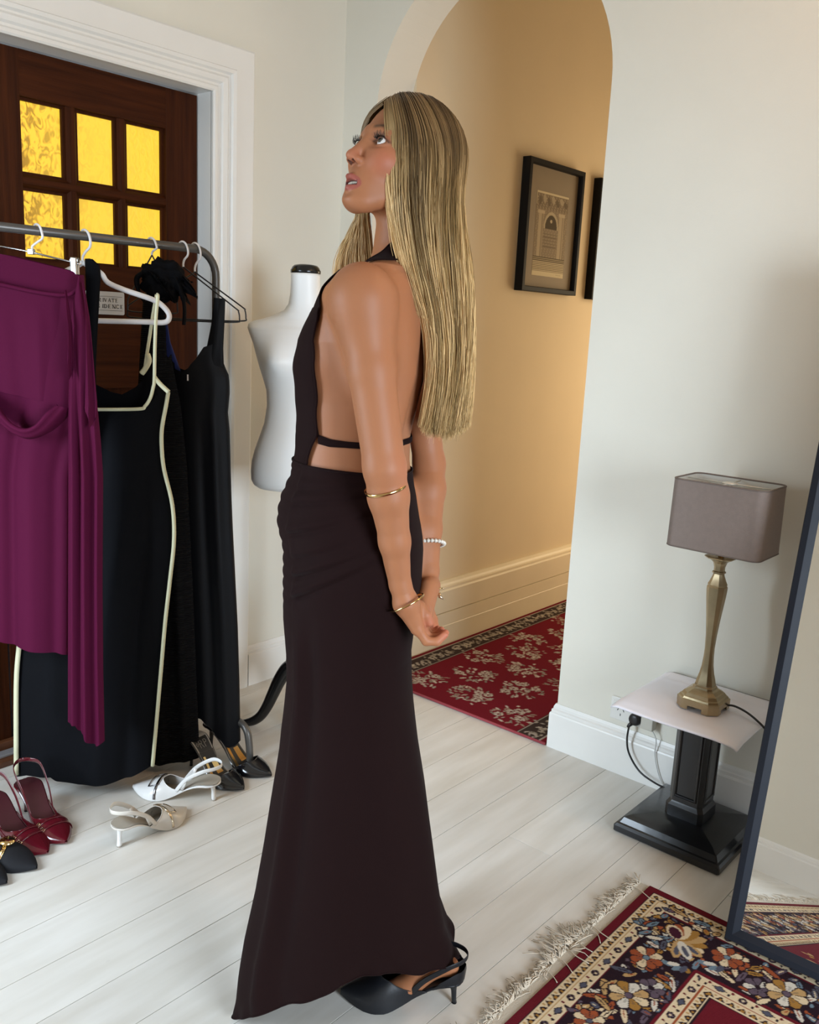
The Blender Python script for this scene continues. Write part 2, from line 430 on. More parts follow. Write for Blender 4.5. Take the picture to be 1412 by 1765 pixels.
def door_leaf(num, ya, yb, panes_y):
    """a leaf between ya and yb; the stiles run full height, rails between them"""
    x0, x1 = XL - DD - 0.042, XL - DD
    zt, z0 = DZ - 0.006, 0.045
    pz = [(1.533, 1.736), (1.772, 1.982)]
    ys0, ys1 = panes_y[0][0], panes_y[-1][1]
    d = MB().box((x0, ya, z0), (x1, ys0, zt), 0.002).box((x0, ys1, z0), (x1, yb, zt), 0.002).build('door_%d' % num, M_oak, kind='structure')
    r = MB()
    r.box((x0, ys0, pz[1][1]), (x1 - 0.001, ys1, zt)); r.build('rail', M_oakh, d)
    MB().box((x0, ys0, 1.15), (x1 - 0.001, ys1, pz[0][0])).build('rail', M_oakh, d)
    MB().box((x0, ys0, z0), (x1 - 0.001, ys1, 0.30)).build('rail', M_oakh, d)
    # lower field panel with a raised centre
    p = MB(); a, c, e, g = ys0, ys1, 0.30, 1.15
    def rect(x, i): return [(x, a + i, e + i), (x, c - i, e + i), (x, c - i, g - i), (x, a + i, g - i)]
    p.loft([rect(x0, 0), rect(x1 - 0.016, 0), rect(x1 - 0.016, 0.012), rect(x1 - 0.018, 0.03), rect(x1 - 0.006, 0.075)]); p.build('panel', M_oak, d)
    # glazing bars with a moulded section
    for (p0, p1) in zip(panes_y[:-1], panes_y[1:]):
        q = MB(); y0_, y1_ = p0[1], p1[0]
        q.loft([[(x0 + 0.006, y0_, z), (x1 - 0.012, y0_, z), (x1 - 0.003, y0_ + 0.009, z), (x1 - 0.003, y1_ - 0.009, z), (x1 - 0.012, y1_, z), (x0 + 0.006, y1_, z)] for z in (pz[0][0], pz[1][1])])
        q.build('glazing_bar', M_oak, d)
    q = MB(); z0_, z1_ = pz[0][1], pz[1][0]
    q.loft([[(x0 + 0.006, y, z0_), (x1 - 0.012, y, z0_), (x1 - 0.002, y, z0_ + 0.009), (x1 - 0.002, y, z1_ - 0.009), (x1 - 0.012, y, z1_), (x0 + 0.006, y, z1_)] for y in (ys0, ys1)])
    q.build('glazing_bar', M_oakh, d)
    for (pa, pb) in panes_y:
        for (qa, qb) in pz:
            # bead round each pane, then the pane itself
            w = 0.008; bd = MB()
            for lo, hi in (((pa, qa), (pa + w, qb)), ((pb - w, qa), (pb, qb)), ((pa + w, qa), (pb - w, qa + w)), ((pa + w, qb - w), (pb - w, qb))):
                bd.box((x1 - 0.03, lo[0], lo[1]), (x1 - 0.017, hi[0], hi[1]))
            pn = MB().box((x1 - 0.034, pa, qa), (x1 - 0.028, pb, qb)).build('pane', M_amber, d)
            bd.build('bead', M_oak, pn)
    return d


PY = [(1.322, 1.4635), (1.497, 1.634), (1.664, 1.806)]
door1 = door_leaf(1, 1.222, DY1 - 0.004, PY)
mid = 1.219
door2 = door_leaf(2, DY0 + 0.004, mid - 0.003, [(2 * mid - q1, 2 * mid - q0) for q0, q1 in PY[::-1]])
b = MB().box((XL - 0.2, DY0, 0), (XL + 0.012, DY1, 0.020), 0.004); th = b.build('trim_3', M_oakl, kind='structure')
MB().box((XL - 0.045, DY0 + 0.01, 0.020), (XL - 0.012, DY1 - 0.01, 0.030), 0.003).build('weather_strip', M_strip, th)
MB().box((XL - DD - 0.004, DY0 + 0.01, 0.020), (XL - DD + 0.018, DY1 - 0.01, 0.052), 0.003).build('draught_bar', M_oakl, th)

# ------------------------------------------------------------------ carpets: the pattern is the carpet's own colour
class Paint:
    def __init__(self, xs, ys):
        self.xs, self.ys = xs, ys
        self.X, self.Y = np.meshgrid(xs, ys); self.c = np.zeros(self.X.shape + (3,), np.float32)

    def put(self, mask, col): self.c[mask] = col

    def win(self, cx, cy, r):
        i0, i1 = np.searchsorted(self.xs, (cx - r, cx + r)); j0, j1 = np.searchsorted(self.ys, (cy - r, cy + r))
        return slice(j0, j1), slice(i0, i1)

    def ell(self, cx, cy, a, b_, ang, col, notch=0):
        w = self.win(cx, cy, max(a, b_)); X = self.X[w] - cx; Y = self.Y[w] - cy
        c, s = math.cos(ang), math.sin(ang); u = X * c + Y * s; v = -X * s + Y * c
        m = (u / a) ** 2 + (v / b_) ** 2 < 1
        self.c[w][m] = col

    def rosette(self, cx, cy, r, cols, n=8, core=(0.06, 0.07, 0.11), rim=(0.02, 0.012, 0.016)):
        w = self.win(cx, cy, r * 1.2); X = self.X[w] - cx; Y = self.Y[w] - cy; R = np.hypot(X, Y); A = np.arctan2(Y, X) + 0.3
        k = np.floor((A / (2 * math.pi) * n) % n).astype(int); ph = (A / (2 * math.pi) * n) % 1
        edge = r * (0.80 + 0.20 * np.sin(ph * math.pi))
        sub = self.c[w]; sub[R < edge * 1.12] = rim
        for q in range(n): sub[(k == q) & (R < edge) & (np.abs(ph - 0.5) < 0.44)] = cols[q % len(cols)]
        inner = (R < edge * 0.62) & (np.abs(ph - 0.5) < 0.16)
        for q in range(n): sub[(k == q) & inner] = np.clip(np.array(cols[q % len(cols)]) * 0.62 + 0.02, 0, 1)
        sub[R < r * 0.24] = rim; sub[R < r * 0.19] = core

    def mesh(self, z):
        ny, nx = self.X.shape
        v = np.stack([self.X.ravel(), self.Y.ravel(), np.full(nx * ny, z)], 1)
        i = np.arange(nx * ny).reshape(ny, nx)
        f = np.stack([i[:-1, :-1], i[:-1, 1:], i[1:, 1:], i[1:, :-1]], -1).reshape(-1, 4)
        return v, f, self.c.reshape(-1, 3)


CREAM = (0.60, 0.47, 0.30); TAN = (0.42, 0.26, 0.11); GOLD = (0.30, 0.15, 0.035); RUST = (0.27, 0.065, 0.025); BURG = (0.115, 0.010, 0.016)
DARK = (0.020, 0.010, 0.014); SLATE = (0.075, 0.075, 0.10); BLUE = (0.13, 0.18, 0.22); MAUVE = (0.10, 0.07, 0.09); PALE = (0.55, 0.50, 0.42)


def edge_frame(X, Y, x0, x1, y0, y1):
    """distance to the nearest edge and the running position along it"""
    d4 = np.stack([X - x0, x1 - X, Y - y0, y1 - Y]); k = d4.argmin(0); d = d4.min(0)
    s = np.where(k < 2, Y - y1, X - x0)
    return d, s, k


def floret_band(p, d, s, lo, hi, ground=CREAM, step=0.052):
    m = (d >= lo) & (d < hi); p.put(m, ground)
    t = (s / step) % 1; h = (d - lo) / (hi - lo); q = np.floor(s / step).astype(int) % 2
    p.put(m & ((h < 0.10) | (h > 0.90)), (0.62, 0.50, 0.34))
    r = np.hypot((t - 0.5) * step, (h - 0.5) * (hi - lo))
    p.put(m & (q == 0) & (r < 0.0095), DARK); p.put(m & (q == 0) & (r < 0.0068) & (np.sin(np.arctan2(h - 0.5, t - 0.5) * 5) > -0.1), MAUVE); p.put(m & (q == 0) & (r < 0.0030), CREAM)
    loz = np.abs(t - 0.5) * 3.2 + np.abs(h - 0.5) * 2.6
    p.put(m & (q == 1) & (loz < 1.0), DARK); p.put(m & (q == 1) & (loz < 0.72), SLATE)
    p.put(m & (np.hypot((t - 0.02) * step, (h - 0.3) * (hi - lo)) < 0.0042), BURG)
    p.put(m & (np.hypot((t - 0.95) * step, (h - 0.7) * (hi - lo)) < 0.0042), DARK)


def triangle_band(p, d, s, lo, hi, step=0.024):
    m = (d >= lo) & (d < hi); p.put(m, CREAM)
    t = (s / step) % 1; h = (d - lo) / (hi - lo)
    p.put(m & (h > 0.16) & (h < 0.86) & (np.abs(t - 0.5) * 2 < (h - 0.16) / 0.7), DARK)
    p.put(m & (h > 0.45) & (h < 0.80) & (np.abs(t - 0.5) * 2 < 0.28), GOLD)
    p.put(m & (h > 0.2) & (h < 0.45) & (np.abs(t - 0.5) > 0.40), TAN)


# the big rug, fringed along its left end
RX0, RX1, RY0, RY1 = -0.848, 1.75, -0.36, 2.025
xs = np.concatenate([np.arange(RX0, RX0 + 0.62, 0.0026), np.arange(RX0 + 0.62, RX1 + 1e-6, 0.012)]); xs[-1] = RX1
ys = np.concatenate([np.arange(RY0, 1.28, 0.009), np.arange(1.28, RY1 - 0.001, 0.0026), [RY1]])
p = Paint(xs, ys); d, s, k = edge_frame(p.X, p.Y, RX0, RX1, RY0, RY1)
p.put(d >= 0, BURG)
p.put((d > 0.021) & (d < 0.024), DARK)
triangle_band(p, d, s, 0.024, 0.047); p.put((d >= 0.047) & (d < 0.0495), TAN); floret_band(p, d, s, 0.0495, 0.076)
p.put((d >= 0.076) & (d < 0.083), BURG); p.put((d >= 0.080) & (d < 0.222), DARK); p.put((d >= 0.219) & (d < 0.228), BURG)
rr = random.Random(3)


def place(u, dd, side):
    """a spot at u along and dd in from an edge: side 0 the left end, side 1 the far edge, 2 the near edge"""
    if side == 0: return RX0 + dd, RY1 - u
    if side == 1: return RX0 + u, RY1 - dd
    return RX0 + u, RY0 + dd


for side, length in ((0, 2.38), (1, 2.58), (2, 2.58)):
    u = 0.10
    while u < length - 0.1:      # scattered leaves between the flowers
        for q in range(26):
            x_, y_ = place(u + rr.uniform(-0.05, 0.05), rr.uniform(0.090, 0.212), side)
            col = rr.choice([TAN, GOLD, BLUE, CREAM, PALE, RUST, SLATE, MAUVE]); an = rr.uniform(0, 3.14); L_ = rr.uniform(0.010, 0.026)
            p.ell(x_, y_, L_ + 0.003, 0.0095, an, DARK); p.ell(x_, y_, L_, 0.0062, an, col); p.ell(x_ + 0.003 * math.cos(an), y_ + 0.003 * math.sin(an), L_ * 0.5, 0.0016, an, rr.choice([CREAM, DARK, RUST]))
        u += 0.10
    n = 0; u = 0.15
    while u < length - 0.12:
        if n % 2 == 0 and u > 0.2:
            x_, y_ = place(u, 0.15, side); p.rosette(x_, y_, 0.044, [CREAM, TAN, PALE, GOLD], 8, core=MAUVE)
        elif u > 0.2:
            x_, y_ = place(u, 0.125, side); p.rosette(x_, y_, 0.033, [RUST, CREAM, RUST, RUST, CREAM], 8, core=SLATE)
            x_, y_ = place(u + 0.07, 0.175, side); p.rosette(x_, y_, 0.030, [MAUVE, PALE, MAUVE], 7, core=DARK)
        u += 0.125; n += 1
# corner palmette and its two red-and-cream flowers
cxp, cyp = RX0 + 0.150, RY1 - 0.150
for q in range(9):
    an = -2.356 + (q - 4) * 0.42; L_ = 0.052 - abs(q - 4) * 0.004
    p.ell(cxp - 0.034 * math.cos(an), cyp - 0.034 * math.sin(an), L_ * 0.72 + 0.003, 0.018, an, DARK)
for q in range(9):
    an = -2.356 + (q - 4) * 0.42; L_ = 0.052 - abs(q - 4) * 0.004
    p.ell(cxp - 0.032 * math.cos(an), cyp - 0.032 * math.sin(an), L_ * 0.68, 0.014, an, [GOLD, RUST, CREAM, GOLD, TAN, GOLD, CREAM, RUST, GOLD][q])
p.ell(cxp - 0.02, cyp + 0.02, 0.026, 0.018, 2.356, CREAM); p.ell(cxp - 0.018, cyp + 0.018, 0.021, 0.014, 2.356, (0.05, 0.012, 0.022))
for q, an in ((0, -0.3), (1, -1.27), (2, -0.785)):
    p.ell(cxp + 0.036 * math.cos(an), cyp + 0.036 * math.sin(an), 0.032, 0.013, an, [TAN, TAN, PALE][q]); p.ell(cxp + 0.04 * math.cos(an), cyp + 0.04 * math.sin(an), 0.018, 0.006, an, SLATE)
p.rosette(RX0 + 0.122, RY1 - 0.262, 0.038, [RUST, CREAM, RUST, CREAM, RUST, RUST, CREAM, RUST], 8, core=BLUE)
p.rosette(RX0 + 0.258, RY1 - 0.128, 0.036, [RUST, CREAM, RUST, CREAM, RUST, RUST, CREAM, RUST], 8, core=BLUE)
for (a_, b_) in ((0.185, 0.245), (0.245, 0.185)):
    for q in range(4): p.ell(RX0 + a_ + 0.012 * q - 0.02, RY1 - b_ + 0.007 * (q % 2), 0.014, 0.007, 0.5 * q, [BLUE, PALE, BLUE, SLATE][q])
floret_band(p, d, s, 0.228, 0.254); p.put((d >= 0.254) & (d < 0.258), RUST); triangle_band(p, d, s, 0.258, 0.280); p.put((d >= 0.280) & (d < 0.284), DARK)
fld = d >= 0.284; p.put(fld, BURG)
for q in range(26):
    for w in range(9):
        x_ = RX0 + 0.36 + 0.19 * (q % 13) + 0.035 * math.sin(w * 0.9); y_ = RY1 - 0.36 - 0.40 * (q // 13) - 0.018 * w
        p.ell(x_, y_, 0.013, 0.006, 1.2 * w, [TAN, GOLD, TAN][w % 3])
v, f, c = p.mesh(0.0)
ed = ((v[:, 0] < RX0 + 1e-4) | (v[:, 0] > RX1 - 1e-4) | (v[:, 1] < RY0 + 1e-4) | (v[:, 1] > RY1 - 1e-4))
v[:, 2] = np.where(ed, 0.0045, 0.008)
M_rug = vmat('woven_rug', 0.95, 0.05, bump=0.6, bscale=420)
rug_e = tag(empty('patterned_rug', (RX0, RY1, 0)), 'burgundy patterned rug with floral borders and cream fringe under the leaning mirror', 'rug')
M_rugback = mat('rug_backing', (0.115, 0.012, 0.018), 0.9)
off = np.array([RX0, RY1, 0]); rp = obj('pile', v - off, f, M_rug, rug_e, cols=c)
b = MB().box((0, RY0 - RY1, 0.0006), (RX1 - RX0, 0, 0.0046)); b.build('backing', M_rugback, rug_e)
M_kilim = mat('cream_rug_end', (0.52, 0.46, 0.37), 0.9, bump=0.5, bscale=300)
MB().box((-0.026, RY0 - RY1, 0.0006), (0.0, 0, 0.0035)).build('woven_end', M_kilim, rug_e)
M_fringe = mat('cream_fringe_yarn', (0.60, 0.52, 0.41), 0.9, var=0.15, vscale=60)
b = MB(); y = -0.004
while y > RY0 - RY1:
    patch = 0.5 + 0.5 * math.sin(y * 21) * math.sin(y * 7.3 + 1); fine = y > -0.85
    lean = rr.gauss(0, 0.35) + 0.4 * math.sin(y * 30); L_ = (0.014 + 0.062 * patch) * rr.uniform(0.5, 1.2)
    for q in range(3 if fine else 1):
        a_ = lean + rr.gauss(0, 0.65); z1 = 0.0015 + 0.006 * rr.random()
        p0 = np.array([-0.024, y + rr.gauss(0, 0.0012), 0.0028]); p2 = p0 + np.array([-L_ * math.cos(a_), L_ * math.sin(a_), rr.uniform(-0.001, 0.008)])
        p1 = (p0 + p2) / 2 + np.array([0, rr.gauss(0, 0.004), z1])
        b.tube([p0, (p0 + p1) / 2 + [0, 0, 0.003], p1, (p1 + p2) / 2 + [0, rr.gauss(0, 0.003), 0.002], p2], [0.0013, 0.0014, 0.0013, 0.0012, 0.0007], 4)
    y -= 0.0058 if fine else 0.012
b.build('fringe', M_fringe, rug_e, True, kind='stuff')
for (y0, dx, dy, y2) in ((-0.045, 0.030, -0.01, 0.02), (-0.262, 0.034, -0.004, 0.03), (-0.275, 0.022, -0.02, -0.01), (-0.335, 0.024, 0.0, 0.0), (-0.375, 0.038, 0.0, 0.012), (-0.415, 0.026, -0.012, 0.0), (-0.47, 0.018, -0.008, 0.0)):
    MB().tube(catmull([(-0.05, y0 + 0.012, 0.006), (-0.015, y0 + 0.006, 0.010), (0.004, y0, 0.0105), (dx, y0 + dy, 0.0095)], 4), 0.0013, 5).build('loose_yarn', M_fringe, rug_e, True)

# the red runner in the hall
UX0, UX1, UY0, UY1 = -2.330, -1.484, 2.520, 6.4
xs = np.linspace(UX0, UX1, 230); ys = np.concatenate([np.arange(UY0, 4.25, 0.0042), np.arange(4.25, UY1, 0.03)])
p = Paint(xs, ys); d = np.minimum(p.X - UX0, UX1 - p.X); s = p.Y
RED = (0.150, 0.010, 0.018); GREY = (0.34, 0.29, 0.24); DK = (0.045, 0.030, 0.026)
p.put(d >= 0, RED)
p.put((d > 0.022) & (d < 0.026), GREY); p.put((d >= 0.026) & (d < 0.112), DK); p.put((d >= 0.112) & (d < 0.116), GREY); p.put((d >= 0.116) & (d < 0.119), DK)
for sx in (UX0 + 0.069, UX1 - 0.069):
    y = UY0 + 0.03; n = 0
    while y < UY1:
        for q in range(15):
            an = rr.uniform(0, 6.28); R_ = rr.uniform(0, 0.036)
            p.ell(sx + R_ * math.cos(an), y + R_ * math.sin(an), rr.uniform(0.006, 0.013), rr.uniform(0.003, 0.006), rr.uniform(0, 3.14), rr.choice([GREY, (0.42, 0.36, 0.29), GREY, (0.24, 0.20, 0.15)]))
        y += 0.058; n += 1
LIGHT = (0.50, 0.43, 0.36); n = 0; y = UY0 + 0.13
while y < 5.4:
    for q in range(3):
        bx = UX0 + 0.205 + 0.218 * q + (0.10 if n % 2 else 0.0); by = y + rr.uniform(-0.02, 0.02)
        if bx > UX1 - 0.15: continue
        for g in range(54):
            an = rr.uniform(0, 6.28); R_ = 0.10 * math.sqrt(rr.random())
            x_, y_ = bx + R_ * math.cos(an) * 0.95, by + R_ * math.sin(an) * 0.8
            p.ell(x_, y_, rr.uniform(0.006, 0.015), rr.uniform(0.0035, 0.0065), an + rr.gauss(0, 0.6), rr.choice([LIGHT, GREY, GREY, (0.28, 0.20, 0.15), (0.20, 0.19, 0.15)]))
        for g in range(4):
            an = rr.uniform(0, 6.28); R_ = rr.uniform(0.02, 0.07); x_, y_ = bx + R_ * math.cos(an), by + R_ * math.sin(an)
            p.rosette(x_, y_, 0.020, [LIGHT, (0.40, 0.33, 0.27)], 6, core=RED, rim=(0.12, 0.02, 0.02))
    y += 0.185; n += 1
v, f, c = p.mesh(0.010)
ed = (v[:, 1] < UY0 + 1e-4) | (v[:, 0] < UX0 + 1e-4) | (v[:, 0] > UX1 - 1e-4); v[ed, 2] = 0.006
run_e = tag(empty('hall_runner', (UX0, UY0, 0)), 'long red hall runner with grey flower sprays seen through the arch', 'rug')
off = np.array([UX0, UY0, 0]); obj('pile', v - off, f, vmat('runner_pile', 0.95, 0.05, bump=0.5, bscale=420), run_e, cols=c)
MB().box((0, 0.0, 0.0008), (UX1 - UX0, UY1 - UY0, 0.0061)).build('backing', mat('runner_backing', (0.17, 0.015, 0.022), 0.9), run_e)
MB().tube([(-0.001, 0.0, 0.0055), (UX1 - UX0 + 0.001, 0.0, 0.0055)], 0.0048, 8).build('bound_edge', mat('runner_binding', (0.30, 0.045, 0.055), 0.85), run_e, True)

# ------------------------------------------------------------------ pedestal table, cloth, lamp, socket, cords
M_blk = mat('black_gloss_paint', (0.010, 0.011, 0.014), 0.28, bump=0.12, bscale=30, coat=0.2)
M_brass = mat('antique_brass', (0.42, 0.33, 0.20), 0.30, metal=1.0, bump=0.08, bscale=60, var=0.15, vscale=14)
TX, TY = -0.893, 2.360
tb = tag(empty('pedestal_table', (TX, TY, 0)), 'low black painted pedestal table with panelled column beside the arch wall', 'table')


def sq(r, z, ch=0.0, ry=None):
    ry = r if ry is None else ry
    if ch <= 0: return [(-r, -ry, z), (r, -ry, z), (r, ry, z), (-r, ry, z)]
    return [(-r + ch, -ry, z), (r - ch, -ry, z), (r, -ry + ch, z), (r, ry - ch, z), (r - ch, ry, z), (-r + ch, ry, z), (-r, ry - ch, z), (-r, -ry + ch, z)]


smooth_by_angle(MB().loft([sq(r, z, 0.003) for r, z in ((0.153, 0.0), (0.157, 0.004), (0.157, 0.020), (0.152, 0.027), (0.146, 0.029), (0.143, 0.034), (0.138, 0.044), (0.125, 0.050), (0.120, 0.053), (0.060, 0.060))]).build('base', M_blk, tb), 35)
cb = MB().loft([sq(r, z, 0.012) for r, z in ((0.056, 0.056), (0.056, 0.092), (0.051, 0.100), (0.049, 0.104), (0.049, 0.352), (0.052, 0.356), (0.056, 0.364), (0.056, 0.384))])
colo = cb.build('column', M_blk, tb)
for an in range(4):
    a_ = an * math.pi / 2; c_, s_ = math.cos(a_), math.sin(a_)
    def T(x, y, z): return (x * c_ - y * s_, x * s_ + y * c_, z)
    q = MB(); yy = -0.049
    def rc(i, dy): return [T(-0.031 + i, yy + dy, 0.122 + i), T(0.031 - i, yy + dy, 0.122 + i), T(0.031 - i, yy + dy, 0.338 - i), T(-0.031 + i, yy + dy, 0.338 - i)]
    q.loft([rc(-0.003, 0.002), rc(-0.003, -0.002), rc(0.0, -0.004), rc(0.004, -0.003), rc(0.006, 0.0008)]); q.build('column_panel', M_blk, colo)
MB().loft([sq(r, z, 0.002) for r, z in ((0.155, 0.384), (0.165, 0.388), (0.165, 0.396))]).build('table_top', M_blk, tb)
# white cover: a stiff sheet bent over the top, its front hanging a little
M_cover = mat('white_cover', (0.86, 0.85, 0.91), 0.55, var=0.03, vscale=6, bump=0.05, bscale=30)
N = 40; V = []; F_ = []
for lay in (0.0, -0.004):
    for j in range(N + 1):
        for i in range(N + 1):
            u, w = i / N, j / N
            x_ = -0.178 + 0.356 * u - 0.004 * w; y_ = -0.205 + 0.352 * w
            z_ = 0.402 + lay + 0.0016 * math.sin(7 * u + 2) * math.sin(5 * w + 1) + 0.004 * math.exp(-((w - 0.80) / 0.02) ** 2) * (0.4 + 0.6 * u)
            ov = max(0, -0.166 - y_); z_ -= ov * 0.15
            ox = max(0, abs(x_) - 0.166); z_ -= ox * 0.5 + 0.0
            if x_ > 0.10 and w < 0.35: z_ -= 0.012 * ((x_ - 0.10) / 0.078) ** 2 * (1 - w / 0.35) * 0.35
            V.append((x_, y_, z_))
W_ = N + 1
for lay in range(2):
    for j in range(N):
        for i in range(N):
            a_ = lay * W_ * W_ + j * W_ + i; q = (a_, a_ + 1, a_ + 1 + W_, a_ + W_); F_.append(q if lay == 0 else q[::-1])
rim = [i for i in range(W_)] + [j * W_ + N for j in range(1, W_)] + [N * W_ + i for i in range(N - 1, -1, -1)] + [j * W_ for j in range(N - 1, 0, -1)]
for a_, c_ in zip(rim, rim[1:] + rim[:1]): F_.append((a_, a_ + W_ * W_, c_ + W_ * W_, c_))
cv = obj('table_cover', V, F_, M_cover, None, True); cv.location = (TX, TY, 0)
tag(cv, 'stiff white cover laid over the black pedestal table under the lamp', 'table cover')

LX, LY, LZ = -0.880, 2.325, 0.4045
lp = tag(empty('table_lamp', (LX, LY, LZ)), 'antique brass table lamp with a rectangular taupe shade on white covered table', 'lamp')
q = MB()
q.loft([sq(r, z, r * 0.36) for r, z in ((0.060, 0.012), (0.060, 0.027), (0.056, 0.029), (0.054, 0.034), (0.050, 0.036), (0.046, 0.043), (0.042, 0.045), (0.034, 0.051), (0.028, 0.054), (0.027, 0.060), (0.024, 0.062), (0.024, 0.066))])
for sx in (-1, 1):
    for sy in (-1, 1):
        q.loft([[(sx * x, sy * y, z) for x, y in ((0.059, 0.020), (0.059, 0.0385), (0.0385, 0.059), (0.020, 0.059), (0.026, 0.050), (0.050, 0.026))] for z in (0.0, 0.0125)])
q.build('base', M_brass, lp)
q = MB(); prof = [(0.0225, 0.066), (0.0205, 0.078), (0.0165, 0.095), (0.0130, 0.118), (0.0112, 0.145), (0.0108, 0.170), (0.0122, 0.205), (0.0150, 0.245), (0.0185, 0.285), (0.0212, 0.315), (0.0225, 0.335), (0.0225, 0.343), (0.0205, 0.347), (0.0215, 0.350), (0.0175, 0.360), (0.0130, 0.374), (0.0118, 0.380), (0.0148, 0.382), (0.0148, 0.386), (0.0120, 0.388), (0.0120, 0.398), (0.0150, 0.410), (0.0230, 0.419), (0.0345, 0.424), (0.0355, 0.427), (0.0320, 0.428), (0.012, 0.427)]
q.loft([sq(r * 1.06, z, r * 0.50) for r, z in prof]); smooth_by_angle(q.build('stem', M_brass, lp), 22)
MB().lathe([(0.0078, 0.424), (0.0078, 0.475)], n=14).build('neck', M_brass, lp, True)
MB().lathe([(0.012, 0.475), (0.016, 0.49), (0.016, 0.52), (0.012, 0.53)], n=14).build('bulb_holder', mat('white_plastic', (0.75, 0.74, 0.71), 0.4), lp, True)


def rrect(hx, hy, r, z, n=7):
    out = []
    for cx_, cy_, a0 in ((hx - r, hy - r, 0), (-hx + r, hy - r, 90), (-hx + r, -hy + r, 180), (hx - r, -hy + r, 270)):
        for i in range(n + 1):
            a_ = math.radians(a0 + 90 * i / n); out.append((cx_ + r * math.cos(a_), cy_ + r * math.sin(a_), z))
    return out


M_shade = mat('taupe_shade_fabric', (0.245, 0.195, 0.170), 0.85, bump=0.25, bscale=500, var=0.04, vscale=90)
M_liner = mat('shade_lining', (0.62, 0.61, 0.56), 0.6)
SZ0, SZ1 = 0.450, 0.630
R0, R1 = (0.127, 0.084), (0.125, 0.082)
q = MB(); q.loft([rrect(R0[0], R0[1], 0.024, SZ0), rrect(R1[0], R1[1], 0.024, SZ1)], caps=False); sh = q.build('lamp_shade', M_shade, lp, True)
q = MB(); q.loft([rrect(R0[0] - 0.003, R0[1] - 0.003, 0.022, SZ0 + 0.0005), rrect(R1[0] - 0.003, R1[1] - 0.003, 0.022, SZ1 - 0.0005)], caps=False); q.build('lining', M_liner, sh, True)
for z, (hx, hy) in ((SZ0, R0), (SZ1, R1)):
    pts = rrect(hx - 0.0012, hy - 0.0012, 0.024, z); MB().tube(pts + [pts[0]], 0.0026, 6).build('rim_trim', mat('taupe_trim', (0.17, 0.135, 0.115), 0.85), sh, True)
q = MB(); q.tube([(-R1[0] + 0.01, 0, SZ1 - 0.004), (R1[0] - 0.01, 0, SZ1 - 0.004)], 0.0016, 6).tube([(0, -R1[1] + 0.008, SZ1 - 0.004), (0, R1[1] - 0.008, SZ1 - 0.004)], 0.0016, 6); q.lathe([(0.02, SZ1 - 0.006), (0.02, SZ1 - 0.002)], n=16); q.build('shade_carrier', mat('pale_wire', (0.7, 0.68, 0.62), 0.4, metal=0.5), lp, True)
q = MB(); q.lathe([(0.014, 0.53), (0.022, 0.545), (0.030, 0.575), (0.026, 0.600), (0.012, 0.616), (0.002, 0.620)], n=16); q.build('light_bulb', mat('frosted_bulb', (0.85, 0.85, 0.82), 0.3), lp, True)
M_cord = mat('black_cord', (0.010, 0.010, 0.011), 0.4)
def lw(px, py, yv): return on_plane(px, py, 1, yv) - np.array([LX, LY, LZ])
cord = MB()
cord.tube(catmull([(0.052, 0.025, 0.010), (0.075, 0.030, 0.014), (0.112, 0.020, 0.012), (0.150, 0.000, 0.006), (0.178, -0.004, -0.012), (0.188, -0.004, -0.040), (0.186, 0.02, -0.10), (0.176, 0.05, -0.20), (0.172, 0.06, -0.30), (0.172, 0.06, -0.345)], 8), 0.0030, 8)
cord.build('cord', M_cord, lp, True)
MB().box((0.161, 0.045, -0.3995), (0.190, 0.078, -0.345), 0.003).build('cord_switch', M_cord, lp)
SXc, SZc = -1.160, 0.232
plx, plz = lw(1095, 1240, 2.512)[0], lw(1095, 1240, 2.512)[2]
q = MB(); pts = [lw(1085, 1249, 2.500), lw(1081, 1275, 2.497), lw(1085, 1300, 2.495), lw(1103, 1330, 2.49), lw(1130, 1350, 2.478), lw(1150, 1360, 2.46), (-0.13, 0.155, -0.380), (-0.05, 0.175, -0.396), (0.06, 0.165, -0.398), (0.14, 0.11, -0.398), (0.175, 0.075, -0.394)]
q.tube(catmull(pts, 8), 0.0032, 8); q.build('cord', M_cord, lp, True)
q = MB(); q.loft([[(plx + r * math.cos(t) , YB - 0.009 - y_ - LY, plz + r * math.sin(t)) for t in np.linspace(0, 2 * math.pi, 20, endpoint=False)] for r, y_ in ((0.0195, 0.003), (0.0205, 0.007), (0.0205, 0.018), (0.018, 0.026), (0.010, 0.029))])
q.tube([(plx - 0.006, YB - 0.028 - LY, plz - 0.012), (plx - 0.013, YB - 0.036 - LY, plz - 0.021), (plx - 0.017, YB - 0.037 - LY, plz - 0.028)], [0.0075, 0.006, 0.0045], 10); q.build('plug', M_cord, lp, True)

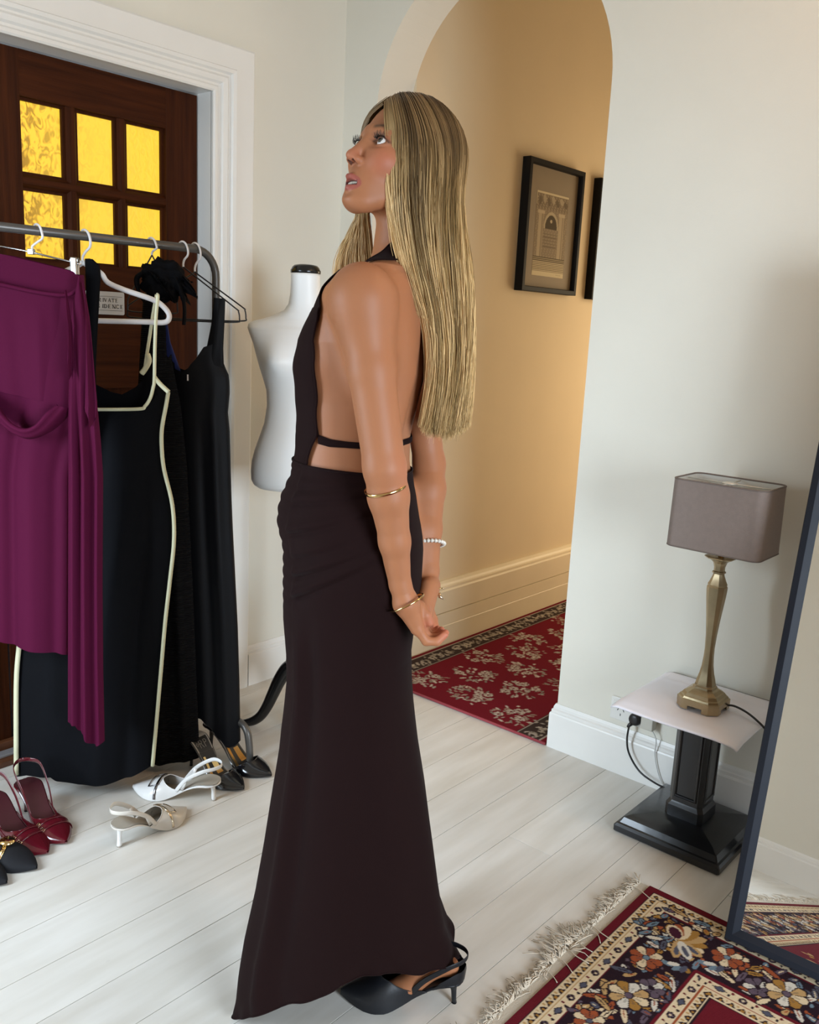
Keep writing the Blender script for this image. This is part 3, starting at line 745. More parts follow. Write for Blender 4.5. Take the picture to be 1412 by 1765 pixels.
M_sock = mat('white_socket_plastic', (0.74, 0.74, 0.70), 0.35)
M_bg = mat('beige_plastic', (0.55, 0.53, 0.46), 0.45)
so = tag(empty('wall_socket', (SXc, YB, SZc)), 'white double power socket low on the arch wall behind the lamp plug', 'power socket')
s0 = on_plane(1057, 1199, 1, YB); s1 = on_plane(1128, 1256, 1, YB)
xa, xb, za, zb = s0[0] - SXc, s0[0] + 0.135 - SXc, 0.178 - SZc, s0[2] + 0.004 - SZc
MB().box((xa, -0.009, za), (xb, 0.0, zb), 0.003).build('face_plate', M_sock, so)
for i in (0, 1):
    x_ = xa + 0.018 + i * 0.066
    MB().box((x_ - 0.008, -0.0125, zb - 0.024), (x_ + 0.010, -0.008, zb - 0.012), 0.0015).build('switch_rocker', M_sock, so)
    for (dx, dz, an) in ((0.008, -0.040, 0.5), (0.028, -0.040, -0.5), (0.018, -0.056, 0)):
        q = MB(); c_, s_ = math.cos(an), math.sin(an); pts = [(-0.0013, -0.004), (0.0013, -0.004), (0.0013, 0.004), (-0.0013, 0.004)]
        q.loft([[(x_ + dx + a_ * c_ + e_ * s_, y_, zb + dz - a_ * s_ + e_ * c_) for a_, e_ in pts] for y_ in (-0.0094, -0.0070)]); q.build('pin_slot', mat('slot_dark', (0.05, 0.05, 0.05), 0.7), so)
ad = tag(empty('plug_adaptor', (SXc + 0.085, YB - 0.011, 0.215)), 'small grey plastic adaptor with a pale lead in wall socket beside the black plug', 'adaptor')
a0 = on_plane(1108, 1235, 1, YB - 0.03) - np.array([SXc + 0.085, YB - 0.011, 0.215]); a1 = on_plane(1131, 1262, 1, YB - 0.03) - np.array([SXc + 0.085, YB - 0.011, 0.215])
MB().box((a0[0], -0.030, a1[2]), (a0[0] + 0.040, 0.001, a1[2] + 0.05), 0.003).build('body', M_bg, ad)
q = MB(); base_ = np.array([SXc + 0.085, YB - 0.011, 0.215])
q.tube(catmull([np.array([a0[0] + 0.034, -0.02, a1[2] + 0.004])] + [on_plane(x_, y_, 1, YB - 0.026) - base_ for x_, y_ in ((1131, 1275), (1129, 1300), (1134, 1330), (1142, 1350), (1152, 1362))], 7), 0.0018, 6); q.build('lead', mat('pale_lead', (0.6, 0.6, 0.58), 0.5), ad, True)

# ------------------------------------------------------------------ leaning mirror
TILT = math.radians(13.6)
mi = tag(empty('leaning_mirror', (-0.619, 1.947, 0.0160)), 'tall leaning floor mirror in a dark navy wooden frame', 'mirror')
mi.rotation_euler = (-TILT, math.radians(-1.35), 0)
M_navy = mat('dark_navy_frame', (0.013, 0.016, 0.024), 0.50, spec=0.22, bump=0.08, bscale=40)
M_black = mat('black_rebate', (0.008, 0.008, 0.009), 0.45)
MWd, MH, fw_ = 0.62, 1.62, 0.030
FP = [(0, 0.026), (0, 0.002), (0.002, 0.0), (0.016, 0.0), (0.018, 0.002), (0.030, 0.013), (0.030, 0.026)]


def side_piece(p0, p1, inx, inz):
    dx, dz = p1[0] - p0[0], p1[1] - p0[1]; L_ = math.hypot(dx, dz); tx, tz = dx / L_, dz / L_
    r0 = [(p0[0] + inx * w + tx * w, y_, p0[1] + inz * w + tz * w) for w, y_ in FP]
    r1 = [(p1[0] + inx * w - tx * w, y_, p1[1] + inz * w - tz * w) for w, y_ in FP]
    return MB().loft([r0, r1])


side_piece((0, 0), (MWd, 0), 0, 1).build('frame_rail', M_navy, mi); side_piece((0, MH), (MWd, MH), 0, -1).build('frame_rail', M_navy, mi)
side_piece((0, 0), (0, MH), 1, 0).build('frame_stile', M_navy, mi); side_piece((MWd, 0), (MWd, MH), -1, 0).build('frame_stile', M_navy, mi)
M_mirror = mat('silvered_glass', (0.90, 0.90, 0.88), 0.012, metal=1.0)
MB().box((0.026, 0.0135, 0.026), (MWd - 0.026, 0.0165, MH - 0.026)).build('mirror_glass', M_mirror, mi)
MB().box((0.004, 0.0262, 0.004), (MWd - 0.004, 0.030, MH - 0.004)).build('back_board', mat('brown_board', (0.2, 0.13, 0.08), 0.8), mi)

# ------------------------------------------------------------------ two framed prints in the hall
M_frame = mat('black_picture_frame', (0.008, 0.007, 0.006), 0.55, spec=0.15)
M_mount = mat('taupe_mount', (0.235, 0.185, 0.125), 0.7)
M_paper = mat('print_paper', (0.62, 0.54, 0.38), 0.7)


def picture(label, y0, y1, z0, z1, full=True):
    e = tag(empty('framed_print', (XH, (y0 + y1) / 2, (z0 + z1) / 2)), label, 'picture'); hy, hz = (y1 - y0) / 2, (z1 - z0) / 2; D = 0.042
    pf = [(0, 0.0), (0, D - 0.002), (0.002, D), (0.020, D), (0.023, D - 0.010), (0.023, 0.006)]
    cs = [(-hy, -hz), (hy, -hz), (hy, hz), (-hy, hz)]
    for i in range(4):
        a_, c_ = cs[i], cs[(i + 1) % 4]; t = ((c_[0] - a_[0]), (c_[1] - a_[1])); L_ = math.hypot(*t); t = (t[0] / L_, t[1] / L_); n_ = (-t[1], t[0])
        MB().loft([[(h, a_[0] + n_[0] * w + t[0] * w, a_[1] + n_[1] * w + t[1] * w) for w, h in pf], [(h, c_[0] + n_[0] * w - t[0] * w, c_[1] + n_[1] * w - t[1] * w) for w, h in pf]]).build('frame_side', M_frame, e)
    MB().box((0.004, -hy + 0.02, -hz + 0.02), (0.018, hy - 0.02, hz - 0.02)).build('mount', M_mount, e)
    # the print: a sepia drawing of an arched window between two columns above a flight of steps
    xs = np.linspace(-0.130, 0.138, 90); ys = np.linspace(-0.210, 0.158, 150); p = Paint(xs, ys); X, Y = p.X, p.Y
    p.put(X > -9, (0.245, 0.195, 0.135))
    sh_ = 0.5 + 0.5 * np.sin(X * 260 + np.sin(Y * 130) * 2) * np.sin(Y * 300)
    p.put((Y > -0.15) & (sh_ > 0.72), (0.31, 0.25, 0.175))
    up = Y > 0.085; p.put(up & (sh_ > 0.45), (0.20, 0.155, 0.105)); p.put(up & (sh_ < 0.2), (0.35, 0.28, 0.19))
    for q in range(7): p.ell(-0.10 + 0.036 * q, 0.118 + 0.012 * (q % 2), 0.013, 0.019, 0.2 * q, (0.36, 0.30, 0.21) if q % 2 else (0.15, 0.115, 0.075))
    for cx_ in (-0.085, 0.088):
        p.put((np.abs(X - cx_) < 0.020) & (Y < 0.075) & (Y > -0.135), (0.40, 0.33, 0.23)); p.put((np.abs(X - cx_ - 0.011) < 0.005) & (Y < 0.075) & (Y > -0.135), (0.27, 0.215, 0.145))
        p.put((np.abs(X - cx_) < 0.028) & (np.abs(Y - 0.070) < 0.008), (0.45, 0.37, 0.26))
    a_ = 1 - np.clip(((X - 0.002) / 0.062), -1, 1) ** 2
    ar = (np.abs(X - 0.002) < 0.062) & (Y < 0.005 + 0.072 * np.sqrt(np.maximum(a_, 0))); p.put(ar & (Y > 0.0), (0.43, 0.36, 0.25))
    ar2 = (np.abs(X - 0.002) < 0.050) & (Y < 0.005 + 0.058 * np.sqrt(np.maximum(1 - ((X - 0.002) / 0.050) ** 2, 0))) & (Y > 0.002); p.put(ar2, (0.075, 0.058, 0.035)); p.ell(0.002, 0.036, 0.009, 0.008, 0, (0.45, 0.38, 0.26))
    for q in range(5): p.put((np.abs(X) < 0.055) & (np.abs(Y + 0.022 + 0.014 * q) < 0.0018), (0.16, 0.12, 0.08))
    for q in range(8):
        yc = -0.128 - 0.0075 * q; p.put((np.abs(Y - yc) < 0.0022), (0.10, 0.075, 0.045)); p.put((np.abs(Y - yc + 0.004) < 0.0020), (0.50, 0.42, 0.28))
    p.put(Y < -0.188, (0.58, 0.50, 0.34)); p.put((Y > 0.150), (0.58, 0.50, 0.34)); p.put((X < -0.126) & (Y > 0.1), (0.5, 0.43, 0.3))
    for q in range(9): p.ell(0.070 + 0.005 * q, -0.199 + 0.002 * math.sin(q * 2.1), 0.0035, 0.0012, 0.6 * (q % 3), (0.25, 0.2, 0.13))
    v, f, c = p.mesh(0); vv = np.stack([np.full(len(v), 0.0186), v[:, 0], v[:, 1]], 1)
    obj('print', vv, f, vmat('sepia_print', 0.75, 0.2), e, cols=c)
    return e


py0 = on_plane(905, 380, 0, XH); 
def hallY(x, y, h=0.042): return on_plane(x, y, 0, XH + h)
A0, A1, A2 = hallY(916, 268), hallY(1011, 291), hallY(909, 501)
picture('black framed sepia print of an arched window and steps on tan hall wall', A0[1], A1[1], A2[2], A0[2])
B0, B1 = hallY(1038, 306), hallY(1014, 515)
picture('black framed picture mostly hidden behind the arch edge in the hall', B0[1], B0[1] + 0.49, B1[2], B0[2])

# ------------------------------------------------------------------ garment rack
RKX, RKZ, RKY = -2.25, 1.5835, 1.700
M_rack = mat('grey_rack_tube', (0.115, 0.108, 0.100), 0.38, metal=0.55)
rk = tag(empty('garment_rack', (RKX, RKY, 0)), 'grey metal clothes rail holding dresses in front of the brown glazed door', 'clothes rack')
R_ = 0.0115
bend = [(0, -0.075 + 0.075 * math.sin(t), RKZ - 0.075 + 0.075 * math.cos(t)) for t in np.linspace(0, math.pi / 2, 9)]
MB().tube([(0, -1.45, RKZ)] + bend + [(0, 0, 1.3), (0, 0, 0.13)], R_, 14).build('rail', M_rack, rk, True)
for yy in (0.0, -1.45):
    q = MB()
    if yy: q.tube([(0, yy, RKZ), (0, yy, 0.13)], R_, 14)
    q.tube(catmull([(0.185, yy, 0.011), (0.180, yy, 0.075), (0.165, yy, 0.118), (0.120, yy, 0.134), (0, yy, 0.136), (-0.120, yy, 0.134), (-0.165, yy, 0.118), (-0.180, yy, 0.075), (-0.185, yy, 0.011)], 6), R_, 12); q.build('foot_frame', M_rack, rk, True)
    for sx in (-0.185, 0.185): MB().lathe([(0.0155, 0.0), (0.0155, 0.016), (0.0125, 0.02)], c=(sx, yy, 0), n=14).build('rubber_foot', M_cord, rk, True)


class Sheet:
    """a vertical plane through a hook on the rail, seen from the room; points are given in the frame of its empty"""
    def __init__(self, hy, ang, hx=RKX):
        self.b = np.array([hx, hy, 0.0]); self.a = math.radians(ang)
        self.u = np.array([math.cos(self.a), math.sin(self.a), 0]); self.n = np.array([-math.sin(self.a), math.cos(self.a), 0])

    def P(self, x, y, off=0.0):
        q = on_wallplane(x, y, self.b - self.n * off, self.n) - self.b
        return np.array([q @ self.u, q @ self.n, q[2]])

    def empty(self, name): return empty(name, tuple(self.b), self.a)


def knots(k): k = sorted(k); return [a for a, b_ in k], [b_ for a, b_ in k]


def cloth(sh, xL, xR, yT, yB, nu, nv, thick, folds=(), off=0.0, ripple=0.0, seed=1, back=True, prof=0.5):
    """a flattened tube (or a single bellied sheet) between two side outlines and a top and bottom outline"""
    aL, bL = knots(xL); aR, bR = knots(xR); aT, bT = knots(yT); aB, bB = knots(yB); r_ = np.random.default_rng(seed)
    ph = r_.uniform(0, 6.28, 6)
    fr, bk = [], []
    for j in range(nv + 1):
        v = j / nv; row, rowb = [], []
        for i in range(nu + 1):
            u = i / nu
            y = (1 - v) * np.interp(u, aT, bT) + v * np.interp(u, aB, bB)
            x = (1 - u) * np.interp(y, aL, bL) + u * np.interp(y, aR, bR)
            bel = thick * (max(0.0, math.sin(math.pi * u)) ** prof)
            f_ = 0.0
            for (u0, w, amp, v0, dr) in folds:
                s_ = min(1, max(0, (v - v0) / 0.25)) if v0 >= 0 else min(1, max(0, (-v0 - v) / 0.25))
                f_ += amp * s_ * math.exp(-((u - u0 - dr * v) / w) ** 2)
            f_ += ripple * v * (math.sin(u * 17 + ph[0]) + 0.6 * math.sin(u * 31 + ph[1] + 2 * v) + 0.4 * math.sin(u * 9 + ph[2] - 3 * v)) * math.sin(math.pi * u)
            row.append(sh.P(x, y, off) + [0, -(bel + f_), 0]); rowb.append(sh.P(x, y, off) + [0, bel * 0.8 - f_ * 0.3, 0])
        fr.append(row); bk.append(rowb)
    m_ = MB()
    if back: m_.loft([r + rb[::-1][1:-1] for r, rb in zip(fr, bk)], caps=False)
    else: m_.loft(fr, caps=False, closed=False)
    return m_


def fine(o):
    """smooth shading for cloth"""
    o.data.polygons.foreach_set('use_smooth', [True] * len(o.data.polygons)); return o


def tri(k): return k


M_plum = mat('plum_jersey', (0.070, 0.0046, 0.026), 0.80, spec=0.08, bump=0.15, bscale=700)
M_black = mat('black_gown_crepe', (0.0030, 0.0033, 0.0048), 0.75, spec=0.10, bump=0.12, bscale=600)
M_satin = mat('black_satin', (0.0032, 0.0036, 0.0052), 0.50, spec=0.16, bump=0.05, bscale=200)
M_pipe = mat('cream_piping', (0.66, 0.65, 0.44), 0.6)
M_white = mat('white_hanger_plastic', (0.78, 0.75, 0.74), 0.35)
M_chrome = mat('chrome', (0.50, 0.50, 0.52), 0.22, metal=1.0)
M_wire = mat('black_coated_wire', (0.012, 0.011, 0.012), 0.4)


def hook(sh, x0, x1, y0, y1, r, m_, par, xs=None):
    """a hook over the rail: crown above the rail, a curl to the right, then down to the neck"""
    top = RKZ + 0.0155 + r * 0.2
    px = sh.P(x1, y1)
    dp = RKZ - px[2]; zb_ = RKZ - min(0.046, dp * 0.62)
    pts = [(-0.016, 0.010, RKZ - 0.004), (-0.014, 0.008, RKZ + 0.010), (-0.004, 0.0, top), (0.008, -0.006, RKZ + 0.010), (0.0155, -0.010, RKZ - 0.008), (0.014, -0.008, RKZ - (RKZ - zb_) * 0.66), (px[0] * 0.4 + 0.004, -0.003, zb_), (px[0], 0, zb_ * 0.45 + px[2] * 0.55), (px[0], 0, px[2])]
    return MB().tube(catmull(pts, 6), r, 8).build('hook', m_, par, True)


# --- plum dress on a clip hanger
S1 = Sheet(1.154, 36)
hg = tag(S1.empty('clip_hanger'), 'silver clip hanger with white hook gripping the plum dress', 'hanger')
hook(S1, 65, 56, 384, 430, 0.0030, M_white, hg)
pa, pb = S1.P(-105, 405, 0.0), S1.P(140, 456, 0.0)
MB().tube([pa, S1.P(52, 434), pb], 0.0024, 8).build('bar', M_chrome, hg, True)
c0 = S1.P(54, 433); MB().box((c0[0] - 0.008, -0.006, c0[2] - 0.008), (c0[0] + 0.008, 0.006, c0[2] + 0.006), 0.002).build('swivel', M_chrome, hg)
for px_, py_ in ((129, 452), (-80, 410)):
    c0 = S1.P(px_, py_)
    cl = MB().box((c0[0] - 0.0085, -0.010, c0[2] - 0.032), (c0[0] + 0.0085, -0.003, c0[2] + 0.012), 0.003).box((c0[0] - 0.0085, 0.003, c0[2] - 0.032), (c0[0] + 0.0085, 0.010, c0[2] + 0.012), 0.003)
    cl.tube([(c0[0] - 0.010, 0, c0[2] + 0.004), (c0[0] + 0.010, 0, c0[2] + 0.004)], 0.007, 10); cl.build('clip', M_chrome, hg)
dr = tag(S1.empty('plum_dress'), 'plum strapless draped dress with a long side sash, foremost on the rail', 'dress')
FB = [(0.12, 0.07, 0.012, 0.1, 0.02), (0.33, 0.08, 0.012, 0.05, 0.03), (0.55, 0.045, -0.014, 0.2, 0.03), (0.70, 0.09, 0.013, 0.15, 0.05), (0.90, 0.04, -0.010, 0.1, 0.0)]
fine(cloth(S1, [(380, -100), (1140, -95)], [(470, 141), (520, 150), (600, 158), (690, 160), (760, 132), (820, 120), (1140, 118)],
           [(0, 424), (0.48, 440), (0.75, 456), (0.95, 468), (1, 478)], [(0, 1078), (0.45, 1096), (0.56, 1106), (1.0, 1128)], 70, 60, 0.030, FB, 0.0, 0.0008, 3).build('skirt', M_plum, dr))
fine(cloth(S1, [(380, -104), (800, -102)], [(470, 142), (508, 122), (600, 120), (700, 119)], [(0, 466), (0.45, 487), (0.75, 502), (1, 510)], [(0, 640), (0.43, 668), (0.75, 686), (1, 694)], 60, 30, 0.040,
           [(0.35, 0.07, 0.008, 0.1, 0.05), (0.62, 0.06, -0.006, 0.1, 0.05), (0.8, 0.05, 0.007, 0.1, 0.03)], 0.0, 0.002, 5, prof=0.35).build('peplum', M_plum, dr))
fine(MB().tube(catmull([S1.P(x_, y_, 0.052) for x_, y_ in ((-100, 470), (0, 490), (40, 499), (80, 506), (118, 508), (140, 492))], 6), 0.0052, 8, flat=1.0).build('waist_seam', M_plum, dr))
up_ = catmull([S1.P(x_, y_, o_) for x_, y_, o_ in ((-60, 640, 0.05), (-12, 688, 0.075), (4, 712, 0.088), (22, 730, 0.094), (42, 738, 0.096), (60, 732, 0.094), (78, 712, 0.085), (98, 697, 0.060))], 6)
lw_ = catmull([S1.P(x_, y_, o_) for x_, y_, o_ in ((-60, 668, 0.05), (-12, 712, 0.062), (6, 734, 0.066), (28, 750, 0.068), (52, 757, 0.068), (80, 748, 0.064), (104, 727, 0.058), (120, 703, 0.050))], 6)
rows = []
for t in np.linspace(0, 1, 9): rows.append([a * (1 - t) + b_ * t + np.array([0, -0.016 * math.sin(math.pi * t) - 0.004 * math.sin(3 * math.pi * t), 0]) for a, b_ in zip(up_, lw_)])
rows.append([p_ + np.array([0, 0.030, 0.004]) for p_ in lw_]); rows.insert(0, [p_ + np.array([0, 0.020, -0.012]) for p_ in up_])
fine(MB().loft(rows, caps=False, closed=False).build('cowl_loop', M_plum, dr))
fine(cloth(S1, [(475, 138), (520, 127), (560, 122), (700, 118), (1290, 117)], [(475, 143), (520, 149), (560, 156), (640, 163), (700, 168), (760, 174), (820, 178), (1000, 177), (1150, 178), (1290, 181)],
           [(0, 478), (1, 474)], [(0, 1243), (0.28, 1246), (0.34, 1256), (0.5, 1262), (0.62, 1274), (0.8, 1284), (1, 1277)], 46, 60, 0.016,
           [(0.18, 0.08, 0.010, 0.1, 0.03), (0.38, 0.05, -0.012, 0.15, 0.0), (0.55, 0.08, 0.014, 0.12, 0.02), (0.75, 0.05, -0.010, 0.2, 0.0), (0.9, 0.05, 0.009, 0.15, 0.0)], 0.050, 0.002, 8).build('sash', M_plum, dr))
for xl_, xr_, y0_, y1_, o_ in ((116, 128, 500, 655, 0.075), (146, 168, 486, 738, 0.075)):
    fine(cloth(S1, [(y0_, xl_ - 4), (y0_ + 60, xl_ + 4), (y1_ - 30, xl_), (y1_, xl_ + 8)], [(y0_, xl_ - 2), (y0_ + 60, xl_ + 8), (y1_ - 40, xr_), (y1_, xr_ - 4)], [(0, y0_), (1, y0_)], [(0, y1_ - 35), (0.5, y1_), (1, y1_ - 20)], 12, 20, 0.006, [(0.3, 0.2, 0.008, 0.1, 0.2), (0.75, 0.15, -0.006, 0.2, 0)], o_, 0.002, 4).build('ruffle', M_plum, dr))

# --- black gown with cream piping on a white plastic hanger
S2 = Sheet(1.283, 40)
hg = tag(S2.empty('white_hanger'), 'white plastic hanger carrying the black gown with cream piping', 'hanger')
hook(S2, 147, 143, 395, 450, 0.0034, M_white, hg)
hp = [S2.P(x_, y_) for x_, y_ in ((143, 452), (158, 462), (175, 472), (186, 487), (215, 500), (262, 516), (280, 527), (291, 541), (290, 552), (280, 556), (255, 555), (170, 553))]
lft = [np.array([-2 * 0 - p_[0] + 2 * hp[0][0], 0, p_[2]]) for p_ in hp]
MB().tube(catmull(hp + lft[::-1], 5), 0.0062, 10, flat=1.15).build('hanger_frame', M_white, hg, True)
gw = tag(S2.empty('piped_gown'), 'black strappy gown edged with cream piping on the white hanger', 'dress')
XR2 = [(630, 262), (655, 270), (676, 290), (700, 286), (740, 279), (775, 279), (810, 283), (870, 297), (930, 300), (1000, 293), (1070, 285), (1150, 278), (1230, 271), (1320, 263), (1345, 261)]
XL2 = [(440, 150), (700, 150), (800, 140), (900, 100), (1000, 60), (1115, 34), (1200, 28), (1345, 28)]
YT2 = [(0, 706), (0.62, 706), (0.76, 702), (0.86, 688), (0.95, 662), (1, 650)]
YB2 = [(0, 1338), (0.1, 1330), (0.30, 1326), (0.34, 1333), (0.5, 1339), (0.7, 1340), (0.86, 1334), (1, 1318)]
fine(cloth(S2, XL2, XR2, YT2, YB2, 60, 60, 0.045, [(0.25, 0.10, 0.012, 0.2, 0.0), (0.62, 0.07, 0.012, 0.15, 0.02), (0.80, 0.05, -0.012, 0.2, 0.02)], 0.0, 0.001, 2, prof=0.6).build('body', M_black, gw))
fine(cloth(S2, [(600, 150), (760, 150)], [(600, 262), (660, 268), (760, 282)], [(0, 655), (0.35, 676), (0.5, 680), (0.7, 668), (1, 636)], [(0, 760), (1, 760)], 24, 10, 0.003, (), -0.03).build('back_panel', M_black, gw))
fine(cloth(S2, [(440, 146), (560, 150), (720, 158)], [(440, 168), (470, 174), (560, 169), (640, 165), (720, 168)], [(0, 446), (0.5, 446), (1, 458)], [(0, 720), (1, 720)], 12, 30, 0.010, (), 0.008).build('strap', M_black, gw))
for pts, r_, o_ in (([(160, 706), (238, 705), (250, 700), (259, 686), (264, 668), (266, 655), (267, 600), (269, 545), (272, 512), (270, 508)], 0.0046, 0.052),
                    ([(266, 650), (276, 662), (291, 676)], 0.0062, 0.048),
                    ([(y and x, y) for y, x in XR2 if 676 <= y < 1330], 0.0056, 0.012),
                    ([(33, 1112), (28, 1180), (28, 1335)], 0.0072, 0.02)):
    fine(MB().tube(catmull([S2.P(x_, y_, o_) for x_, y_ in pts], 6), r_, 8).build('piping', M_pipe, gw))
fine(MB().tube(catmull([S2.P(x_, y_, -0.012) for x_, y_ in ((270, 508), (264, 540), (258, 580), (253, 612), (249, 640))], 6), 0.0046, 8).build('piping', M_pipe, gw))
fine(MB().tube(catmull([S2.P(x_, y_, -0.012) for x_, y_ in ((254, 610), (257, 622), (250, 636), (244, 644))], 5), 0.0075, 8, flat=1.0).build('piping_end', M_pipe, gw))

# --- wire hangers
def wire_hanger(hy, ang, label, xr, yr, neck, hx, rise=0.0):
    s_ = Sheet(hy, ang); e = tag(s_.empty('wire_hanger'), label, 'hanger')
    hook(s_, hx, neck[0], 0, neck[1], 0.0030, M_white, e)
    n_ = s_.P(*neck); tip = s_.P(xr, yr); w = tip[0] - n_[0]; zb = tip[2] - 0.012; zt = tip[2] + 0.012
    pts = [n_, (n_[0] + w * 0.10, 0, n_[2] - 0.012), (n_[0] + w * 0.90, 0, zt + 0.018), (n_[0] + w * 0.98, 0, zt + 0.006), (n_[0] + w, 0, tip[2] - 0.004), (n_[0] + w * 0.965, 0, zb), (n_[0] + w * 0.5, 0, zb - 0.003),
           (n_[0] - w * 0.5, 0, zb - 0.003), (n_[0] - w * 0.965, 0, zb), (n_[0] - w, 0, tip[2] - 0.004), (n_[0] - w * 0.98, 0, zt + 0.006), (n_[0] - w * 0.90, 0, zt + 0.018), (n_[0] - w * 0.10, 0, n_[2] - 0.012), n_]
    MB().tube(catmull(pts, 4), 0.0021, 6).build('wire_frame', M_wire, e, True)
    return s_


S3 = wire_hanger(1.483, 40, 'black wire hanger under the ruffled black dress', 306, 532, (262, 440), 262)
S4 = wire_hanger(1.586, 40, 'black wire hanger with white hook carrying the plain black gown', 413, 548, (316, 460), 316)
S5 = wire_hanger(1.629, 40, 'empty black wire hanger, nearest the bent end of the rail', 424, 546, (336, 468), 338)

# --- ribbed black dress with a ruffled shoulder
dg = tag(S3.empty('ruffled_dress'), 'black ribbed dress with a bunched ruffled strap, behind the cream piped gown', 'dress')
M_rib = bpy.data.materials.new('black_ribbed_knit'); M_rib.use_nodes = True
nt = M_rib.node_tree; bb = nt.nodes['Principled BSDF']; bb.inputs['Base Color'].default_value = (0.0032, 0.0038, 0.006, 1); bb.inputs['Roughness'].default_value = 0.65; bb.inputs['Specular IOR Level'].default_value = 0.15
tc = nt.nodes.new('ShaderNodeTexCoord'); wv = nt.nodes.new('ShaderNodeTexWave'); wv.bands_direction = 'Z'; wv.inputs['Scale'].default_value = 55; wv.inputs['Distortion'].default_value = 1.2; wv.inputs['Detail'].default_value = 1
bp = nt.nodes.new('ShaderNodeBump'); bp.inputs['Strength'].default_value = 0.9; bp.inputs['Distance'].default_value = 0.006
nt.links.new(tc.outputs['Object'], wv.inputs['Vector']); nt.links.new(wv.outputs['Fac'], bp.inputs['Height']); nt.links.new(bp.outputs[0], bb.inputs['Normal'])
fine(cloth(S3, [(640, 205), (800, 200), (1320, 215)], [(620, 296), (700, 312), (800, 322), (1000, 332), (1200, 340), (1320, 345)], [(0, 690), (0.4, 680), (0.7, 650), (1, 610)], [(0, 1306), (0.5, 1310), (1, 1305)], 40, 50, 0.028, [(0.5, 0.08, 0.012, 0.2, 0), (0.8, 0.06, 0.010, 0.3, 0.03)], 0.0, 0.002, 6).build('body', M_rib, dg))
fine(cloth(S3, [(520, 246), (700, 236)], [(520, 284), (600, 287), (700, 292)], [(0, 520), (1, 512)], [(0, 712), (1, 712)], 14, 26, 0.012, [(0.5, 0.2, 0.006, 0.1, 0.1)], 0.012, 0.002, 6).build('strap', M_rib, dg))
fr_ = random.Random(11); b = MB()
cen = S3.P(281, 484)
for q in range(15):      # gathered frills lying over one another
    an = fr_.uniform(0.2, 2.9); L_ = fr_.uniform(0.035, 0.07); st = cen + np.array([fr_.uniform(-0.035, 0.030), fr_.uniform(-0.03, 0.02), fr_.uniform(-0.020, 0.012)])
    rows = []
    for j in range(9):
        t = j / 8; w = 0.024 * (0.4 + 0.9 * math.sin(math.pi * (0.15 + 0.8 * t)))
        c_ = st + np.array([math.cos(an) * L_ * t, -0.012 * math.sin(3.1 * t), math.sin(an) * L_ * t - 0.055 * t * t])
        rows.append([c_ + np.array([-math.sin(an) * w * (k / 7 - 0.5) * 2, 0.008 * math.sin(k * 2.2 + q + j * 0.9), math.cos(an) * w * (k / 7 - 0.5) * 2 + 0.004 * math.sin(k * 3 + q)]) for k in range(8)])
    b.loft(rows, caps=False, closed=False)
bmr = bmesh.new(); bmesh.ops.create_icosphere(bmr, subdivisions=4, radius=1)
for v_ in bmr.verts:
    c_ = v_.co; rr_ = 1 + 0.10 * math.sin(9 * c_.x + 4 * c_.z) + 0.09 * math.sin(13 * c_.z + 5 * c_.y) + 0.06 * math.sin(21 * c_.x - 9 * c_.y)
    v_.co = Vector((cen[0] + 0.062 * rr_ * c_.x, cen[1] + 0.030 * rr_ * c_.y, cen[2] + 0.058 * rr_ * c_.z))
bmr.verts.index_update(); b.add([v_.co[:] for v_ in bmr.verts], [[v_.index for v_ in f.verts] for f in bmr.faces]); bmr.free()
fine(b.build('ruffle', M_black, dg))
for xl_, pts_b in ((0, ((300, 470), (312, 500), (318, 530), (317, 560))), (1, ((248, 470), (236, 480), (240, 505), (250, 520)))):
    fine(MB().tube(catmull([S3.P(x_, y_, 0.012) for x_, y_ in pts_b], 6), [0.014] * 10 + [0.010] * 9, 8, flat=0.5).build('ruffle_tail', M_black, dg))

# --- plain black gown
dg = tag(S4.empty('plain_gown'), 'plain black satin gown with wide strap and blue lining, last dress on the rail', 'dress')
XR4 = [(600, 384), (626, 385), (645, 394), (660, 396), (680, 396), (712, 393), (740, 396), (850, 399), (901, 401), (980, 405), (1080, 410), (1180, 413), (1290, 415)]
fine(cloth(S4, [(560, 270), (1290, 300)], XR4, [(0, 600), (0.3, 636), (0.38, 640), (0.48, 634), (0.62, 618), (0.74, 598), (0.9, 592), (1, 624)], [(0, 1225), (0.45, 1232), (0.6, 1250), (0.68, 1268), (0.8, 1280), (0.92, 1282), (1, 1276)], 50, 60, 0.032,
           [(0.80, 0.07, 0.008, 0.0, 0.03), (0.62, 0.06, -0.006, 0.1, 0.0)], 0.0, 0.001, 9).build('body', M_satin, dg))
fine(cloth(S4, [(505, 369), (560, 364), (600, 356), (625, 343)], [(505, 389), (560, 387), (600, 385), (630, 386)], [(0, 513), (1, 515)], [(0, 628), (1, 632)], 14, 22, 0.006, [(0.5, 0.2, 0.004, 0, 0)], 0.012).build('strap', M_satin, dg))
M_blue = mat('blue_lining', (0.012, 0.028, 0.17), 0.5)
fine(cloth(S4, [(560, 280), (680, 276)], [(540, 286), (590, 294), (640, 312), (680, 320)], [(0, 545), (1, 560)], [(0, 680), (1, 680)], 12, 16, 0.002, (), -0.022).build('lining', M_blue, dg))
MB().box(tuple(S4.P(324, 652, 0.034) - [0.0025, 0.001, 0.007]), tuple(S4.P(324, 648, 0.034) + [0.0015, 0.001, 0.004])).build('care_tag', M_white, dg)

